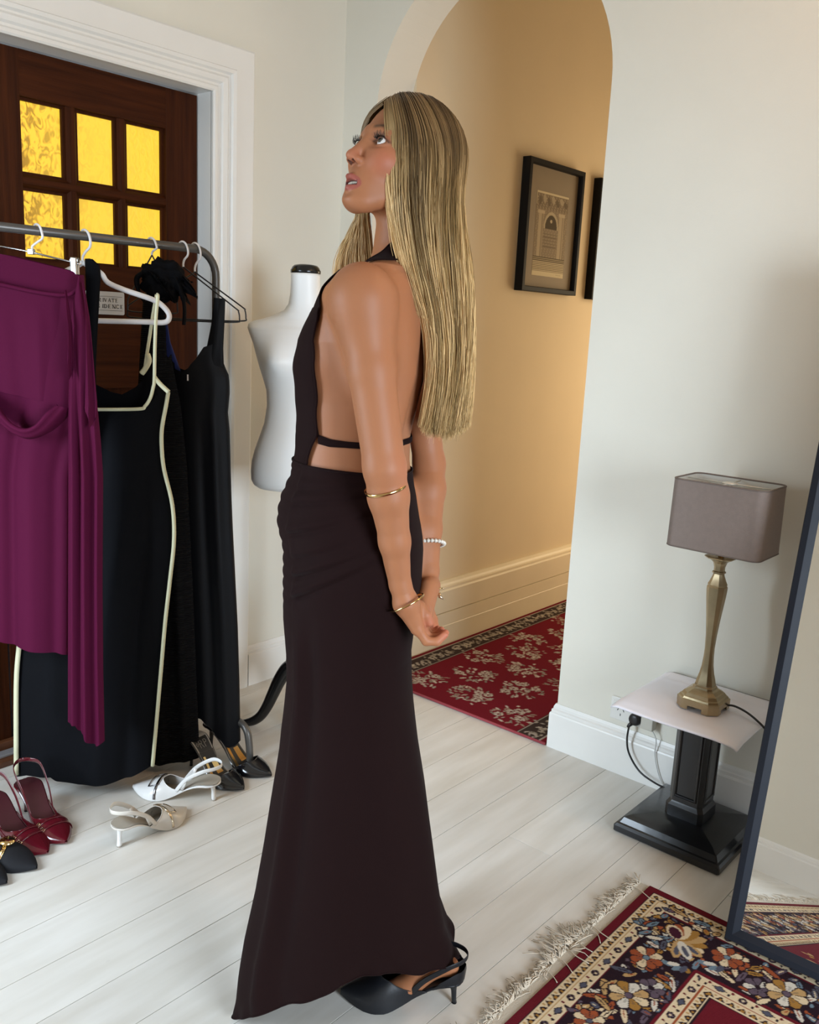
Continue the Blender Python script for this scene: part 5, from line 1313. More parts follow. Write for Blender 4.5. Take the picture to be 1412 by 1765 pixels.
# --- hands: the left one hangs with its palm turned back and the fingers curling up, the right one lies behind it
HL_ = dict(
    palm=[(WRL, pu(700, 1040, -0.082), 0.0185, 0.0225), (pu(700, 1040, -0.082), pu(719, 1082, -0.075), 0.0225, 0.0135), (pu(699, 1038, -0.070), pu(722, 1080, -0.056), 0.0195, 0.0130), (pu(700, 1036, -0.060), pu(725, 1077, -0.038), 0.0180, 0.0125), (pu(700, 1034, -0.055), pu(727, 1073, -0.020), 0.0165, 0.0120)],
    fingers=[([pu(721, 1085, -0.078), pu(735, 1105, -0.078), pu(753, 1106, -0.076), pu(767, 1094, -0.072)], [0.0098, 0.0088, 0.0080, 0.0066]),
             ([pu(725, 1082, -0.058), pu(739, 1100, -0.057), pu(757, 1100, -0.055), pu(768, 1091, -0.052)], [0.0100, 0.0090, 0.0082, 0.0068]),
             ([pu(728, 1079, -0.038), pu(741, 1097, -0.036), pu(755, 1094, -0.034), pu(761, 1086, -0.032)], [0.0100, 0.0090, 0.0082, 0.0068]),
             ([pu(729, 1074, -0.019), pu(740, 1090, -0.016), pu(749, 1090, -0.013), pu(755, 1084, -0.010)], [0.0095, 0.0086, 0.0078, 0.0066])],
    thumb=([pu(708, 1040, -0.056), pu(722, 1046, -0.060), pu(734, 1060, -0.064), pu(740, 1073, -0.064)], [0.0150, 0.0125, 0.0105, 0.0082]))
HR_ = dict(
    palm=[(WRR, pu(739, 1012, 0.072), 0.0180, 0.0200), (pu(738, 1010, 0.074), pu(731, 1052, 0.034), 0.0190, 0.0130), (pu(743, 1010, 0.062), pu(736, 1054, 0.020), 0.0180, 0.0125), (pu(738, 1012, 0.050), pu(728, 1050, 0.006), 0.0170, 0.0120)],
    fingers=[([pu(736, 1054, 0.030), pu(741, 1072, 0.020), pu(737, 1086, 0.004), pu(729, 1086, -0.010)], [0.0096, 0.0086, 0.0078, 0.0064]),
             ([pu(733, 1055, 0.018), pu(735, 1073, 0.006), pu(731, 1085, -0.010), pu(722, 1084, -0.022)], [0.0098, 0.0088, 0.0080, 0.0066]),
             ([pu(730, 1053, 0.006), pu(729, 1070, -0.006), pu(722, 1080, -0.018), pu(714, 1076, -0.026)], [0.0096, 0.0086, 0.0078, 0.0064]),
             ([pu(740, 1050, 0.040), pu(748, 1068, 0.034), pu(750, 1079, 0.024), pu(746, 1085, 0.012)], [0.0090, 0.0078, 0.0070, 0.0058])],
    thumb=([pu(737, 1018, 0.050), pu(730, 1034, 0.028), pu(732, 1050, 0.004), pu(735, 1062, -0.012)], [0.0140, 0.0115, 0.0100, 0.0082]))


def hand(P, H):
    d = None
    for a, b_, r1, r2 in H['palm']:
        q = rc(P, a, b_, r1, r2); d = q if d is None else smin(d, q, 0.010)
    fs = None
    for pts, rad in H['fingers']:
        q = chain(P, pts, rad, 0.003); fs = q if fs is None else smin(fs, q, 0.0016)
    d = smin(d, fs, 0.007); return smin(d, chain(P, H['thumb'][0], H['thumb'][1], 0.003), 0.006)


# --- head, in its own axes: F forward, L her left, U up
HY, HP_, HRL = math.radians(41), math.radians(18), math.radians(0)
HF = np.array([-math.cos(HY) * math.cos(HP_), -math.sin(HY) * math.cos(HP_), math.sin(HP_)]); HLv = np.array([math.sin(HY), -math.cos(HY), 0]); HU = np.cross(HF, HLv)
HC = pu(639, 249, 0.002) - 0.078 * HF
HA = np.array([HF, HLv, HU])


UK = 0.935


def hp(f_, l_, u_): return HC + HF * f_ + HLv * l_ + HU * (u_ if u_ > 0 else u_ * UK)


def headq(P):
    q = (P - HC) @ HA.T; q[:, 2] = np.where(q[:, 2] < 0, q[:, 2] / UK, q[:, 2]); return q


def head(P):
    q = headq(P); F_, L_, U_ = q[:, 0], q[:, 1], q[:, 2]; M_ = np.stack([F_, np.abs(L_), U_], 1)
    d = ellip(q, (-0.014, 0, 0.026), (0.096, 0.073, 0.090))
    d = smin(d, ellip(q, (0.030, 0, -0.022), (0.064, 0.055, 0.072)), 0.025)
    d = smin(d, rc(M_, (0.000, 0.046, -0.058), (0.062, 0.016, -0.104), 0.016, 0.017), 0.028)                # jaw
    d = smin(d, ellip(q, (0.077, 0, -0.1085), (0.0215, 0.022, 0.0165)), 0.020)                               # chin
    d = smin(d, ellip(q, (0.062, 0, -0.070), (0.036, 0.034, 0.036)), 0.020)                                # muzzle
    d = smin(d, ellip(M_, (0.062, 0.030, -0.030), (0.024, 0.021, 0.022)), 0.022)                           # cheek bones
    d = smin(d, rc(M_, (0.083, 0.004, 0.022), (0.068, 0.038, 0.020), 0.0085, 0.0080), 0.014)               # brow
    d = smax(d, -ellip(M_, (0.098, 0.031, -0.001), (0.020, 0.0165, 0.0110)), 0.012)                        # sockets
    d = smin(d, ellip(M_, (0.0722, 0.0315, -0.0005), (0.0142, 0.0148, 0.0125)), 0.004)                     # lids
    op = ellip(M_, (0.088, 0.0315, 0.0000), (0.016, 0.0138, 0.0060)); d = smax(d, -op, 0.0015)             # the opening
    d = smin(d, rc(q, (0.087, 0, 0.004), (0.1065, 0, -0.032), 0.0066, 0.0080), 0.010)                       # nose bridge
    d = smin(d, ellip(q, (0.1085, 0, -0.0380), (0.0100, 0.0088, 0.0082)), 0.007)
    d = smin(d, ellip(M_, (0.0995, 0.0105, -0.0420), (0.0095, 0.0056, 0.0066)), 0.006)                     # wings
    d = smax(d, -ellip(M_, (0.1060, 0.0062, -0.0475), (0.0052, 0.0030, 0.0042)), 0.002)                    # nostrils
    # lips, slightly parted
    d = smin(d, rc(M_, (0.0975, 0.0, -0.0728), (0.0825, 0.0215, -0.0795), 0.0056, 0.0034), 0.0050)
    d = smin(d, ellip(M_, (0.0990, 0.0045, -0.0718), (0.0056, 0.0060, 0.0050)), 0.004)
    d = smin(d, rc(M_, (0.0950, 0.0, -0.0925), (0.0820, 0.0200, -0.0840), 0.0066, 0.0032), 0.0050)
    d = smax(d, -ellip(q, (0.0980, 0, -0.0822), (0.0210, 0.0160, 0.0044)), 0.0015)
    d = smax(d, -ellip(q, (0.103, 0, -0.1040), (0.007, 0.016, 0.0040)), 0.008)
    d = smin(d, ellip(M_, (-0.010, 0.070, -0.012), (0.017, 0.0065, 0.030)), 0.004)                         # ears
    return d


# --- legs and the near foot
KL, AL = np.array([-0.150, 0.020, 0.500]), pu(742, 1636, 0.030)
FH, FB_, FT = pu(780, 1670, 0.005), np.array([-0.004, 0.002, 0.022]), np.array([-0.075, 0.0, 0.020])


def legs(P):
    d = chain(P, [np.array([-0.130, -0.012, 0.88]), KL, KL + (AL - KL) * 0.3, AL + [-0.004, 0, 0.02]], [0.082, 0.050, 0.045, 0.027], 0.02)
    d = smin(d, chain(P, [np.array([-0.125, 0.150, 0.88]), np.array([-0.185, 0.150, 0.50]), np.array([-0.175, 0.155, 0.36]), np.array([-0.150, 0.160, 0.13])], [0.082, 0.050, 0.047, 0.030], 0.02), 0.02)
    d = smin(d, chain(P, [np.array([-0.130, 0.160, 0.095]), np.array([-0.225, 0.160, 0.035]), np.array([-0.290, 0.160, 0.024])], [0.027, 0.028, 0.014], 0.02), 0.02)
    d = smin(d, chain(P, [FH + [-0.006, 0, 0.006], FH + [-0.05, 0, -0.004], FB_ + [0.01, 0, 0.012], FT + [0.02, 0, 0.004]], [0.020, 0.018, 0.021, 0.012], 0.02), 0.02)
    d = smin(d, rc(P, AL + [-0.006, -0.01, 0.0], FB_ + [0.035, 0, 0.024], 0.026, 0.020), 0.02)
    return d


def box_of(pts, m): pts = np.array(pts); return pts.min(0) - m, pts.max(0) + m


GROUPS = [(upper, (np.array([-0.36, -0.22, tz[0] - 0.06]), np.array([0.16, 0.36, 1.66])), 0.0),
          (head, (HC - 0.17, HC + 0.17), 0.030),
          (lambda P: arm(P, SJL, EL, WRL, RL), box_of([SJL, EL, WRL], 0.12), 0.042),
          (lambda P: arm(P, SJR, ER, WRR, RR_), box_of([SJR, ER, WRR], 0.12), 0.042),
          (lambda P: hand(P, HL_), box_of([WRL] + [p_ for f_ in HL_['fingers'] for p_ in f_[0]], 0.06), 0.008),
          (lambda P: hand(P, HR_), box_of([WRR] + [p_ for f_ in HR_['fingers'] for p_ in f_[0]], 0.06), 0.008)]


def body(P):
    d = np.full(len(P), 0.08)
    for fn, (lo, hi), k in GROUPS:
        m = np.all((P > lo) & (P < hi), axis=1)
        if not m.any(): continue
        g = fn(P[m]); d[m] = np.minimum(d[m], g) if k == 0 else smin(d[m], g, k)
    # the two hands stay apart from the other parts they only touch
    return d


def surface_net(fn, lo, hi, h, N=8):
    """mesh the zero level of fn, looking only at blocks near it"""
    lo = np.asarray(lo, float); nb = np.ceil((np.asarray(hi) - lo) / (h * N)).astype(int)
    B = np.stack(np.meshgrid(*[np.arange(n_) for n_ in nb], indexing='ij'), -1).reshape(-1, 3)
    d = np.concatenate([fn(c) for c in np.array_split(lo + (B + 0.5) * h * N, max(1, len(B) // 200000))])
    B = B[np.abs(d) < h * N * 0.87 * 1.7]
    g = np.stack(np.meshgrid(*[np.arange(N + 1)] * 3, indexing='ij'), -1)
    V = np.empty((len(B), N + 1, N + 1, N + 1), np.float32)
    for s_ in range(0, len(B), 400):
        bb_ = B[s_:s_ + 400]; pts = lo + (bb_[:, None, None, None, :] * N + g) * h
        V[s_:s_ + 400] = fn(pts.reshape(-1, 3)).reshape(len(bb_), N + 1, N + 1, N + 1)
    S = V < 0; cnt = np.zeros((len(B), N, N, N), np.int8)
    for i in (0, 1):
        for j in (0, 1):
            for k in (0, 1): cnt += S[:, i:N + i, j:N + j, k:N + k]
    bi, ci, cj, ck = np.nonzero((cnt > 0) & (cnt < 8))
    G = B[bi] * N + np.stack([ci, cj, ck], 1); NX, NY = (nb[0] + 1) * N, (nb[1] + 1) * N
    def gid(q): return q[:, 0].astype(np.int64) + NX * (q[:, 1].astype(np.int64) + NY * q[:, 2].astype(np.int64))
    cor = np.array([[i, j, k] for i in (0, 1) for j in (0, 1) for k in (0, 1)])
    vals = np.stack([V[bi, ci + c[0], cj + c[1], ck + c[2]] for c in cor], 1)
    acc = np.zeros((len(bi), 3)); n_ = np.zeros(len(bi))
    for a in range(8):
        for b_ in range(a + 1, 8):
            if np.abs(cor[a] - cor[b_]).sum() != 1: continue
            m = (vals[:, a] < 0) != (vals[:, b_] < 0); t = vals[m, a] / (vals[m, a] - vals[m, b_])
            acc[m] += cor[a] + t[:, None] * (cor[b_] - cor[a]); n_[m] += 1
    P = lo + (G + acc / n_[:, None]) * h
    ids = gid(G); order = np.argsort(ids); ids = ids[order]; P = P[order]
    quads = []
    for ax in range(3):
        o1, o2 = [(1, 2), (2, 0), (0, 1)][ax]; e = np.eye(3, dtype=int)
        sl0 = [slice(None)] + [slice(0, N)] * 3; sl1 = list(sl0); sl1[ax + 1] = slice(1, N + 1)
        ed = S[tuple(sl0)] != S[tuple(sl1)]; b2, i, j, k = np.nonzero(ed); C_ = B[b2] * N + np.stack([i, j, k], 1); fl = S[b2, i, j, k]
        q = [gid(C_ - e[o1] * a - e[o2] * b_) for a, b_ in ((0, 0), (1, 0), (1, 1), (0, 1))]
        ix = [np.clip(np.searchsorted(ids, x_), 0, len(ids) - 1) for x_ in q]; ok = np.all([ids[i_] == x_ for i_, x_ in zip(ix, q)], axis=0)
        Q = np.stack(ix, 1); Q[~fl] = Q[~fl][:, ::-1]; quads.append(Q[ok])
    return P, np.concatenate(quads)


def fast_mesh(name, V, Fq, m, parent, cols=None):
    me = bpy.data.meshes.new(name); V = np.ascontiguousarray(V, np.float32); Fq = np.ascontiguousarray(Fq, np.int32); n_ = Fq.shape[1]
    me.vertices.add(len(V)); me.vertices.foreach_set('co', V.ravel()); me.loops.add(Fq.size); me.loops.foreach_set('vertex_index', Fq.ravel())
    me.polygons.add(len(Fq)); me.polygons.foreach_set('loop_start', np.arange(0, Fq.size, n_, dtype=np.int32)); me.polygons.foreach_set('use_smooth', np.ones(len(Fq), bool))
    me.update(calc_edges=True); me.validate()
    if cols is not None:
        ca = me.color_attributes.new('col', 'FLOAT_COLOR', 'POINT'); c4 = np.ones((len(V), 4), np.float32); c4[:, :3] = cols; ca.data.foreach_set('color', c4.ravel())
    if m: me.materials.append(m)
    o = bpy.data.objects.new(name, me); COL.objects.link(o); o.parent = parent
    return o


def relax(V, Fq, n_=2, w=0.5):
    E = np.concatenate([Fq[:, [i, (i + 1) % 4]] for i in range(4)]); 
    for _ in range(n_):
        acc = np.zeros_like(V); c = np.zeros(len(V))
        np.add.at(acc, E[:, 0], V[E[:, 1]]); np.add.at(acc, E[:, 1], V[E[:, 0]]); np.add.at(c, E[:, 0], 1); np.add.at(c, E[:, 1], 1)
        V = V * (1 - w) + w * acc / np.maximum(c, 1)[:, None]
    return V


ZCUT = tz[0] + 0.012
Vb, Fb = surface_net(body, (-0.34, -0.24, ZCUT - 0.05), (0.14, 0.36, 1.84), 0.0017)
Vb = relax(Vb, Fb, 1, 0.4)
Vl, Fl = surface_net(lambda P: smin(legs(P), torso(P), 0.03), (-0.36, -0.16, 0.0), (0.16, 0.30, ZCUT + 0.02), 0.005)
Vall = np.concatenate([Vb, Vl]); Fall = np.concatenate([Fb, Fl + len(Vb)])
# her own colouring, plus shade painted into the nostrils and mouth gap
SKIN = np.array([0.365, 0.147, 0.067]); C = np.tile(SKIN, (len(Vall), 1)).astype(np.float64)
q = headq(Vall); F_, L_, U_ = q[:, 0], q[:, 1], q[:, 2]; aL = np.abs(L_)
hd = (np.abs(q) < 0.15).all(1)


def tint(mask, col, amt=1.0):
    w = (np.clip(mask, 0, 1) * amt)[:, None]; C[:] = C * (1 - w) + np.array(col) * w


def bell(d, r): return np.exp(-(d / r) ** 2)


face = hd & (F_ > 0.02)
tint(face * bell(np.linalg.norm(np.stack([F_ - 0.072, aL - 0.043, U_ + 0.036], 1), axis=1), 0.026), (0.46, 0.125, 0.078), 0.50)
tint(face * bell(np.linalg.norm(np.stack([F_ - 0.108, aL, U_ + 0.036], 1), axis=1), 0.014), (0.52, 0.17, 0.11), 0.5)
# lips
lipw = np.interp(aL, [0, 0.008, 0.022, 0.026], [1, 1, 0.55, 0])
lw_m = np.sqrt(np.maximum(0, 1 - (aL / 0.0232) ** 2)); lipm = np.minimum(-0.0822 + 0.0150 * lw_m ** 0.9 - 0.0018 * np.exp(-(aL / 0.002) ** 2) - U_, U_ - (-0.0822 - 0.0165 * lw_m)) * (aL < 0.0232)
tint((face & (F_ > 0.074)) * np.clip(lipm / 0.0009, 0, 1), (0.32, 0.080, 0.062), 0.9)
tint(face & (aL < 0.017) & (np.abs(U_ + 0.0822) < 0.0046) & (F_ < 0.0945) & (F_ > 0.05), (0.10, 0.02, 0.02))
tint(face & (aL > 0.003) & (aL < 0.0095) & (np.abs(U_ + 0.0468) < 0.0036) & (F_ > 0.098) & (F_ < 0.1085), (0.07, 0.022, 0.015), 0.9)  # nostril hollows: shade painted into the skin colour
# brows, lash lines, shadow
by = 0.0255 + 0.004 * np.clip((aL - 0.016) / 0.02, 0, 1) - 0.006 * np.clip((aL - 0.037) / 0.012, 0, 1)
tint(face & (aL > 0.013) & (aL < 0.049), (0.12, 0.060, 0.032), 0.0)
tint((face & (aL > 0.012) & (aL < 0.050)) * bell(U_ - by, 0.0040) * np.interp(aL, [0.012, 0.017, 0.040, 0.050], [0.3, 1, 1, 0.1]), (0.085, 0.044, 0.024), 0.95)
ed_ = np.sqrt(((aL - 0.0315) / 0.0142) ** 2 + ((U_) / 0.0064) ** 2)
tint((face & (F_ > 0.06)) * bell(ed_ - 1.0, 0.16) * np.where(U_ > -0.001, 1.0, 0.45), (0.03, 0.014, 0.010), 0.95)
tint((face & (F_ > 0.06)) * bell(ed_ - 1.25, 0.30) * (U_ > 0), (0.24, 0.095, 0.055), 0.45)
# scalp under the hair
hairline = np.where(F_ > -0.02, 0.070 - 0.9 * np.maximum(0, aL - 0.022) , -0.055)
scalp = hd & ((U_ > hairline) & (F_ < 0.088) | (F_ < 0.012 - 0.25 * (U_ + 0.03)) & (U_ > -0.062) & (F_ < 0.015)) & (q[:, 2] > -0.075)
tint(scalp, (0.19, 0.115, 0.048))
# warmer fingers, elbows
for H in (HL_, HR_):
    for pts, rad in H['fingers'] + [H['thumb']]: tint(bell(np.linalg.norm(Vall - pts[-1], axis=1), 0.016), (0.50, 0.15, 0.095), 0.6)
tint(bell(np.linalg.norm(Vall - (EL + [0.03, 0, 0]), axis=1), 0.035), (0.46, 0.165, 0.09), 0.5)
M_skin = vmat('tanned_skin', 0.50, 0.30, bump=0.06, bscale=900, sss=0.10)
fast_mesh('body', Vall, Fall, M_skin, WOMAN, C)

# eyes, lashes, teeth
gaze = HF * 0.95 + HU * 0.20 + HLv * 0.06; gaze /= np.linalg.norm(gaze)
M_eye = vmat('eyeball', 0.08, 0.6)
for s_ in (1, -1):
    c_ = hp(0.0722, s_ * 0.0315, 0.0); bm = bmesh.new(); bmesh.ops.create_uvsphere(bm, u_segments=48, v_segments=40, radius=0.0122); ev = np.array([v.co[:] for v in bm.verts]); bm.verts.index_update(); ef = [[v.index for v in f.verts] for f in bm.faces]; bm.free()
    cosv = ev @ gaze / 0.0122; ang = np.degrees(np.arccos(np.clip(cosv, -1, 1))); col = np.tile(np.array([0.72, 0.68, 0.64]), (len(ev), 1))
    col[ang < 29] = (0.030, 0.024, 0.018); col[ang < 26] = (0.085, 0.070, 0.050); col[ang < 13] = (0.004, 0.004, 0.004)
    obj('eye', ev + c_, ef, M_eye, WOMAN, True, cols=col)
    lm = MB(); rl = random.Random(5)
    for i in range(26):
        t = -0.9 + 1.8 * i / 25; a_ = s_ * (0.0315 + 0.0136 * t * 1.0); u_ = 0.0062 * math.sqrt(max(0, 1 - t * t)) + 0.0004; f_ = 0.0722 + math.sqrt(max(1e-6, 0.0146 ** 2 - (0.0136 * t) ** 2 - u_ ** 2))
        p0 = hp(f_, a_, u_); L_h = 0.0075 + 0.002 * rl.random(); ln = s_ * t * 0.0035 + 0.0015 * rl.gauss(0, 1)
        lm.tube([p0, hp(f_ + L_h * 0.6, a_ + ln * 0.5, u_ + L_h * 0.25), hp(f_ + L_h * 0.85, a_ + ln, u_ + L_h * 0.9)], [0.00045, 0.0004, 0.00012], 4)
    lm.build('eyelashes', mat('dark_lashes', (0.008, 0.006, 0.005), 0.5), WOMAN, True)
b = MB()
for i in range(6):
    l_ = -0.0105 + 0.0042 * i; f_ = 0.0915 - 7 * l_ * l_
    b.loft([[tuple(hp(f_ - 0.003 + 0.0035 * (k in (0, 1)), l_ + w_, u_)) for k, w_ in enumerate((-0.0019, 0.0019, 0.0019, -0.0019))] for u_ in (-0.0770, -0.0822)])
b.build('teeth', mat('tooth_enamel', (0.60, 0.55, 0.46), 0.25), WOMAN, True)

# ------------------------------------------------------------------ dress
M_dress = mat('dark_brown_jersey', (0.0112, 0.0046, 0.0045), 0.80, spec=0.05, bump=0.10, bscale=800, sheen=0.02)


def march(z, ang, fn, off, r0=0.02, r1=0.34):
    """distance from the torso axis at which fn reaches off, for arrays of height and angle (0 = front, 90 = her left)"""
    z = np.asarray(z, float); ang = np.asarray(ang, float); dx = TF[0] * np.cos(ang) + TL[0] * np.sin(ang); dy = TF[1] * np.cos(ang) + TL[1] * np.sin(ang)
    cx_ = np.interp(z, tz, tc); lo_ = np.full(z.shape, r0); hi_ = np.full(z.shape, r1)
    for _ in range(24):
        m_ = (lo_ + hi_) / 2; P = np.stack([cx_ + dx * m_, TN + dy * m_, z], -1).reshape(-1, 3); d = fn(P).reshape(z.shape); ins = d < off
        lo_ = np.where(ins, m_, lo_); hi_ = np.where(ins, hi_, m_)
    return np.stack([cx_ + dx * hi_, TN + dy * hi_, z], -1)


# skirt
SK = [  # y, front x, back x, half width (n), exponent
    (800, 507, 710, 0.1235), (812, 506, 711, 0.127), (835, 497, 714, 0.137), (850, 490, 717, 0.144), (870, 484, 720, 0.153), (890, 481.5, 723, 0.161), (905, 482, 726, 0.166), (925, 488, 729, 0.171), (945, 492, 730, 0.174), (1000, 492, 727, 0.177), (1060, 492, 717, 0.176), (1120, 497, 709, 0.174), (1170, 498, 710.5, 0.173), (1213, 494, 714, 0.173), (1250, 490.5, 718.5, 0.174), (1288, 488, 723.5, 0.175), (1364, 476.5, 736, 0.178), (1439, 465.5, 745.5, 0.184), (1515, 452.5, 754.5, 0.186), (1590, 436, 765.5, 0.188), (1628, 430, 779, 0.189), (1650, 427, 792, 0.190), (1690, 423.5, 800, 0.192), (1757, 414, 806, 0.195)]
sz, sc_, sa, sw = [], [], [], []
for y, xf, xb, hw in SK:
    nn = TN if y < 1300 else TN - 0.10 * (y - 1300) / 457
    f_, b_ = pu(xf, y, nn), pu(xb, y, TN * 0.6); sz.append((f_[2] + b_[2]) / 2); sc_.append((f_[0] + b_[0]) / 2); sa.append((b_[0] - f_[0]) / 2); sw.append(hw)
sz, sc_, sa, sw = [np.array(v)[::-1] for v in (sz, sc_, sa, sw)]
NS, NV = 180, 230
ths = np.linspace(0, 2 * math.pi, NS, endpoint=False)       # 0 = front (left in view), 90 deg = towards the room
hemk = np.array([(415, 1757), (440, 1751), (470, 1745), (510, 1729), (545, 1722), (575, 1706), (600, 1681), (620, 1674), (650, 1678), (700, 1681), (745, 1678), (770, 1664), (792, 1648)], float)


def skirt_ring(z, c_, s_):
    """the plain skirt outline at height z (arrays allowed)"""
    k = (abs(c_) ** 2.25 + abs(s_) ** 2.25) ** (-1 / 2.25)
    nn = TN - 0.13 * np.clip((0.62 - z) / 0.62, 0, 1) * (0.5 + 0.5 * c_) ** 2
    return np.stack([np.interp(z, sz, sc_) - np.interp(z, sz, sa) * k * c_, nn - np.interp(z, sz, sw) * k * s_, z], -1)


hem_h = []
for th_ in ths:      # the hem height follows the uneven hem seen from the room; the far side mirrors the near one
    zc = np.linspace(0.004, 0.26, 120); px_, py_ = w2px(skirt_ring(zc, math.cos(th_), abs(math.sin(th_))))
    df = py_ - np.interp(px_, hemk[:, 0], hemk[:, 1]); k_ = np.nonzero(df <= 0)[0]; hem_h.append(float(zc[k_[0]]) if len(k_) else 0.2)
hem_h = np.array(hem_h); hem_h = np.clip(np.convolve(np.concatenate([hem_h[-3:], hem_h, hem_h[:3]]), np.ones(7) / 7, 'valid'), 0.004, 0.16)
CREASE = [(pu(x_, y_, -0.06)[2], sl, dp) for x_, y_, sl, dp in ((503, 846, 0.012, 0.004), (503, 871, 0.020, 0.006), (508, 921, 0.040, 0.007), (514, 962, 0.050, 0.005), (517, 993, 0.058, 0.008), (521, 1028, 0.075, 0.009))]
grid = np.zeros((NV + 1, NS, 3))
for i, th_ in enumerate(ths):
    c_, s_ = math.cos(th_), math.sin(th_)
    top = 1.138 - 0.014 * (0.5 - 0.5 * c_) + 0.003 * math.sin(th_)
    hz = hem_h[i]
    for j in range(NV + 1):
        v = 0.52 * j / NV + 0.48 * (j / NV) ** 2; z = top + (hz - top) * v
        a, w, cc = np.interp(z, sz, sa), np.interp(z, sz, sw), np.interp(z, sz, sc_)
        e = 2.25; k = (abs(c_) ** e + abs(s_) ** e) ** (-1 / e)
        # folds: a long one from the hip seam down the near front, soft flutes lower, gathers on the hip
        tq = (th_ - math.radians(52) + math.radians(16) * max(0, 0.86 - z)); fo = 0.0
        dn = np.clip((0.885 - z) / 0.12, 0, 1)
        fo += dn * (0.010 * math.exp(-(tq / 0.10) ** 2) - 0.008 * math.exp(-((tq - 0.20) / 0.10) ** 2))
        fo += np.clip((0.75 - z) / 0.7, 0, 1) * (0.006 * math.sin(5 * th_ + 0.6) + 0.004 * math.sin(9 * th_ + 1.1))
        if z > 0.84:
            g_ = np.clip((z - 0.84) / 0.05, 0, 1)
            dth = th_ - 0.87
            if -0.35 < dth < 1.6:
                for zi, sl, dp in CREASE:      # gathers running up and back from the side seam
                    dz_ = z - (zi + sl * dth); fade = math.exp(-max(0, dth) / 0.75) if dth > 0 else math.exp(-(dth / 0.10) ** 2)
                    fo += dp * fade * (0.9 * math.exp(-((dz_ - 0.011) / 0.010) ** 2) - math.exp(-(dz_ / 0.0045) ** 2))
                fo += 0.003 * g_ * math.exp(-((dth + 0.05) / 0.05) ** 2)
            fo += 0.0016 * g_ * math.sin(z * 260) * math.exp(-((th_ if th_ < 3.14 else th_ - 6.283) / 0.5) ** 2)
        if v > 0.97: fo += 0.004 * math.sin(17 * th_) * (v - 0.97) / 0.03
        nn = TN - 0.13 * np.clip((0.62 - z) / 0.62, 0, 1) * (0.5 + 0.5 * c_) ** 2
        grid[j, i] = (cc - (a + fo) * k * c_, nn - (w + fo) * k * s_, z)
V = grid.reshape(-1, 3); I = np.arange((NV + 1) * NS).reshape(NV + 1, NS); J = np.roll(I, -1, 1)
skirt = fast_mesh('dress', V, np.stack([I[:-1], J[:-1], J[1:], I[1:]], -1).reshape(-1, 4), M_dress, WOMAN)
# hem and waist edges
fine(MB().tube(list(grid[0]) + [grid[0][0]], 0.0022, 6).build('waist_edge', M_dress, skirt))
fine(MB().tube(list(grid[-1]) + [grid[-1][0]], 0.0016, 6).build('hem', M_dress, skirt))


def edge_angle(z, xe):
    """angle on the near side where the torso surface crosses picture column xe at height z"""
    an = np.radians(np.linspace(-20, 100, 121)); P = march(np.full(an.shape, z), an, torso, 0.004); px, _ = w2px(P)
    k = int(np.argmin(px)); return float(np.interp(xe, px[k:], an[k:]))


BZ = [pu(540, y, 0.0)[2] for y in (530, 545, 560, 590, 625, 655, 700, 745, 790, 824)]
BX = [552, 548, 545, 541.5, 541, 545.5, 546, 546, 530, 521]
ea = [edge_angle(z, x_) for z, x_ in zip(BZ, BX)]
zz = np.linspace(BZ[0], BZ[-1], 100); ee = np.interp(zz[::-1], BZ[::-1], ea[::-1])[::-1]
NAg = 60; A_ = np.linspace(0, 1, NAg)[None, :] * (ee[:, None] + np.minimum(ee[:, None] + 0.25, 1.3)) - np.minimum(ee[:, None] + 0.25, 1.3); Z_ = np.repeat(zz[:, None], NAg, 1)
bod = march(Z_, A_, torso, 0.0055 - 0.011 * np.clip((1.128 - Z_) / 0.022, 0, 1))
bod += (np.sin(Z_ * 95 + A_ * 3) * 0.0010)[..., None] * TF
I = np.arange(bod.shape[0] * NAg).reshape(-1, NAg)
bd = fast_mesh('bodice', bod.reshape(-1, 3), np.stack([I[:-1, :-1], I[:-1, 1:], I[1:, 1:], I[1:, :-1]], -1).reshape(-1, 4), M_dress, skirt)
fine(MB().tube(list(bod[:, -1]), 0.0024, 8).build('bodice_edge', M_dress, skirt))
fine(MB().tube(list(bod[:, 0]), 0.0024, 8).build('bodice_edge', M_dress, skirt))


def onto(P, off, fn=body, n_=12):
    P = np.array(P, float)
    for _ in range(n_):
        e = 0.0015; g = np.stack([fn(P + np.eye(3)[k] * e) - fn(P - np.eye(3)[k] * e) for k in range(3)], 1) / (2 * e); g /= np.linalg.norm(g, axis=1)[:, None] + 1e-9
        P = P - g * (fn(P) - off)[:, None]
    return P


def ribbon(name, lo_, hi_, m_, par, off=0.004, fn=body, thick=0.0015):
    """a band laid on the body between two edge paths"""
    rows = [onto(np.array(catmull([l_ + (h_ - l_) * t for l_, h_ in zip(lo_, hi_)], 10)), off, fn) for t in np.linspace(0, 1, 9)]
    q = MB(); q.loft([list(map(tuple, r)) for r in rows], caps=False, closed=False); o = q.build(name, m_, par); fine(o)
    for r in (rows[0], rows[-1]): fine(MB().tube(list(r), 0.0014, 6).build(name + '_edge', m_, par))
    return o


